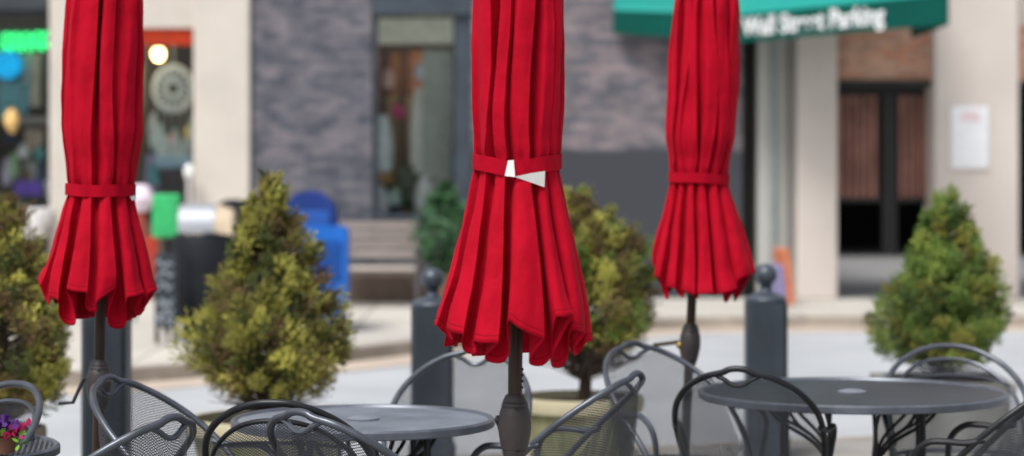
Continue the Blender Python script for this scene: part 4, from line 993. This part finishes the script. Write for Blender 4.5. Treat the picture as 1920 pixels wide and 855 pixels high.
    for li, r in enumerate(levels):
        for k, p in enumerate(r):
            hv = Vector((p.x-cx, p.y, 0)); 
            if hv.length > 1e-6: hv.normalize()
            w_ = noise.noise(Vector((p.x*22, p.y*22, p.z*5))+off)*0.0045 + noise.noise(Vector((p.x*50, p.y*50, p.z*16))+off)*0.0024
            # small gathers running up and down from the strap
            dz = abs(p.z-strap_z); ga = math.atan2(p.x-cx, -p.y)
            w_ += 0.0035*math.exp(-dz/0.05)*math.sin(ga*23+seed+noise.noise(Vector((ga*3,seed,0)))*3)
            w_ *= 1.0 if li > 4 else li/5
            mb.v.append(tuple(p+hv*w_)); uvs.append((k/n*2, (p-hem[k]).length))
    for li in range(NL-1):
        for k in range(n):
            l = (k+1) % n; mb.f.append((li*n+k, (li+1)*n+k, (li+1)*n+l, li*n+l))
    mb.f.append(tuple(range(n)))
    cano = mb.build('canopy', M['red'], t, uvs=uvs, angle=180)
    sm = cano.modifiers.new('cloth_thickness', 'SOLIDIFY'); sm.thickness = 0.0016; sm.offset = -1
    # tie strap
    sb = MB(); N = 72; hh = 0.0205; vs = []
    for k in range(N):
        a = 360*k/N; aw_ = (a+180) % 360-180
        rr = rs*(1+0.012*math.sin(R(a)*7+seed)+0.01*math.sin(R(a)*13))
        z = strap_z + sag*(-math.exp(-((aw_+5)/38)**2)) + 0.002*math.sin(R(a)*3+seed)
        for dz, dr in ((-hh,-0.002),(-hh,0.0025),(hh,0.0025),(hh,-0.002)):
            p = pol(a, rr+dr); vs.append((p.x, p.y, z+dz))
    sb.add(vs, [(k*4+j, ((k+1)%N)*4+j, ((k+1)%N)*4+(j+1)%4, k*4+(j+1)%4) for k in range(N) for j in range(4)])
    strap = part(sb, 'tie_strap', M['strap'], t)
    if tabs:
        for pts in tabs:
            tb_ = MB(); pts3 = []
            for (a, z) in pts:
                p = pol(a, rs+0.0065+ (0.004 if z < strap_z-0.03 else 0)); pts3.append(Vector((p.x, p.y, z)))
            q = len(pts3); nrm = Vector((0,-0.0015,0)); tb_.add([p for p in pts3]+[p+nrm for p in pts3], [tuple(range(q)), tuple(range(2*q-1,q-1,-1))]+[(i,(i+1)%q,q+(i+1)%q,q+i) for i in range(q)])
            part(tb_, 'white_tab', M['white_tab'], strap)
    # pole, crank housing, base, finial
    part(MB().lathe([(0.019,0.06),(0.019,ztop-0.03),(0.0,ztop-0.03)],20), 'pole', M['bronze'], t)
    hz = housing_z; H2 = 0.086
    hp = [(0.0205,-H2),(0.026,-H2+0.002),(0.030,-H2+0.012),(0.0335,-H2+0.024),(0.0318,-H2+0.026),(0.0345,-H2+0.028),(0.0395,-0.035),(0.0435,-0.01),(0.0438,0.010),(0.0415,0.034),(0.0368,H2-0.034),(0.0346,H2-0.032),(0.0360,H2-0.030),(0.0340,H2-0.022),(0.0315,H2-0.020),(0.0328,H2-0.018),(0.027,H2-0.005),(0.024,H2),(0.0195,H2)]
    hs_ = part(MB().lathe(hp, 40, (0,0,hz)), 'crank_housing', M['housing'], t)
    scw = MB()
    for zz in (0.052, -0.056): scw.blob((0.004,-0.0375,hz+zz),0.005,0.003,0.004,10)
    part(scw, 'screw', M['black'], hs_)
    if crank == 'left':
        ck = MB(); ck.tube([(-0.036,-0.004,hz+0.02),(-0.052,-0.01,hz+0.02),(-0.086,-0.012,hz-0.062),(-0.135,-0.012,hz-0.066)],0.0065,8)
        part(ck, 'crank_handle', M['black_steel'], t)
    elif crank == 'right':
        ck = MB(); ck.tube([(-0.046,-0.01,hz+0.01),(-0.10,-0.012,hz+0.0),(-0.15,-0.03,hz-0.006)],0.0085,8); part(ck, 'crank_handle', mat('worn_brown',(0.07,0.05,0.03),0.5,var=0.2), t)
        kb = MB(); kb.blob((-0.044,-0.012,hz-0.004),0.013,0.013,0.016,14); part(kb, 'crank_hub', M['brass'], t)
    else:
        ck = MB(); ck.blob((-0.044,0.004,hz+0.018),0.010,0.010,0.013,14); ck.tube([(-0.044,0.004,hz+0.018),(-0.045,0.05,hz+0.01),(-0.03,0.12,hz-0.05)],0.006,8); part(ck, 'crank_handle', M['black'], t)
    nb_ = MB()
    for k in range(4): nb_.blob((0.0195,-0.006,hz+H2+0.02+k*0.016),0.003,0.003,0.004,8)
    if crank == 'back': part(nb_, 'adjusting_teeth', M['black'], t)
    part(MB().lathe([(0.0,ztop-0.02),(0.02,ztop-0.02),(0.026,ztop+0.0),(0.022,ztop+0.04),(0.012,ztop+0.07),(0.0,ztop+0.075)],16), 'finial', M['bronze'], t)
    part(MB().lathe([(0.25,0.0),(0.25,0.02),(0.22,0.045),(0.06,0.07),(0.035,0.09),(0.03,0.30),(0.0,0.30)],36), 'base', M['black_steel'], t)
    return t

# centre umbrella
sz = 1.585
F1 = [(-150,13,0.17,1.075,1.07,0),(-119,14,0.195,1.11,1.10,0),(-87,14,0.216,1.165,1.165,0),(-55,14,0.211,1.168,1.148,1),(-24,12.5,0.206,1.135,1.13,0),
      (7,16,0.214,1.200,1.140,0),(36,9,0.200,1.20,1.20,1),(60,11,0.207,1.165,1.15,1),(88,13,0.217,1.127,1.128,0),(118,13,0.19,1.10,1.10,0),(149,13,0.17,1.07,1.075,0),(180,13,0.15,1.085,1.085,0)]
umbrella('closed red umbrella in the centre, nearest, with white tab ends on its strap', 959, 6.4, 0.55, sz+0.012, 0.1155,
    [(sz+0.012,0.108),(sz+0.05,0.116),(1.75,0.123),(1.9,0.124),(2.05,0.121),(2.3,0.09),(2.62,0.028),(2.66,0.02)], F1, 1.075, 0.135, 2, 0.893, 'back', 0.021, cx=-0.001,
    valleys={5:1.9, 3:1.2}, vspec={0:(-134,12,0.14,1.075), 1:(-104,12,0.16,1.10), 2:(-71,9,0.175,1.125), 3:(-44,12,0.165,1.092), 4:(-22,19,0.14,1.069), 5:(26,16,0.14,1.062), 6:(46,17,0.15,1.056), 7:(72,11,0.17,1.085), 8:(103,12,0.16,1.085), 9:(134,12,0.14,1.065), 10:(163,10,0.13,1.078), 11:(-163,10,0.13,1.078)}, tabs=[[(-14.5,1.5585),(-11,1.5985),(-4,1.600),(-2,1.5555)],[(-3,1.5565),(16,1.566),(37,1.572),(35,1.530)]])
# left umbrella
sL = 1.497
F2 = [(-150,14,0.15,1.05,1.045,0),(-118,14,0.18,1.11,1.12,0),(-86,13,0.198,1.235,1.17,0),(-53,15,0.191,1.145,1.125,1),
      (-17,15,0.19,1.17,1.155,1),(17,13,0.188,1.115,1.165,-1),(49,13,0.19,1.14,1.15,1),(82,14,0.197,1.15,1.165,0),(115,13,0.18,1.12,1.10,0),(148,13,0.15,1.05,1.04,0),(179,12,0.13,1.055,1.055,0)]
umbrella('closed red umbrella at the left with a crank handle pointing left', 177, 8.3, 1.1, sL, 0.117,
    [(sL,0.109),(sL+0.05,0.118),(1.72,0.137),(1.95,0.139),(2.12,0.132),(2.35,0.10),(2.68,0.03),(2.72,0.02)], F2, 1.035, 0.125, 5, 0.829, 'left', 0.0, cx=-0.006,
    valleys={6:1.8}, vspec={0:(-134,12,0.14,1.05), 1:(-101,12,0.16,1.10), 2:(-70,9,0.175,1.10), 3:(-37,21,0.14,1.035), 4:(2,9,0.15,1.085), 5:(37,20,0.135,1.026), 6:(66,11,0.165,1.07), 7:(98,12,0.16,1.08), 8:(131,12,0.14,1.05), 9:(163,9,0.12,1.05), 10:(-164,9,0.12,1.05)}, tabs=[[(62,sL-0.020),(84,sL-0.014),(84,sL-0.028),(66,sL-0.034)]])
# right umbrella
sR = 1.528
F3 = [(-160,11,0.20,1.11,1.10,3),(-130,10,0.21,1.13,1.12,3),(-98,11,0.222,1.19,1.18,0),(-70,10,0.218,1.13,1.12,1),(-47,10,0.208,1.09,1.08,-1),(-24,10,0.20,1.08,1.06,1),
      (0,11,0.20,1.065,1.07,-1),(25,11,0.205,1.07,1.09,1),(54,14,0.215,1.13,1.155,-1),(88,15,0.226,1.155,1.15,2),(118,11,0.21,1.13,1.12,0),(150,11,0.20,1.11,1.12,0)]
umbrella('closed red umbrella at the right, farthest, with brass crank hub', 1276, 9.9, 2.6, sR, 0.122,
    [(sR,0.114),(sR+0.05,0.125),(1.72,0.147),(1.95,0.146),(2.2,0.136),(2.4,0.11),(2.72,0.03),(2.76,0.02)], F3, 1.03, 0.15, 8, 0.845, 'right', 0.0, cx=0.006, hem_shift=0.034)
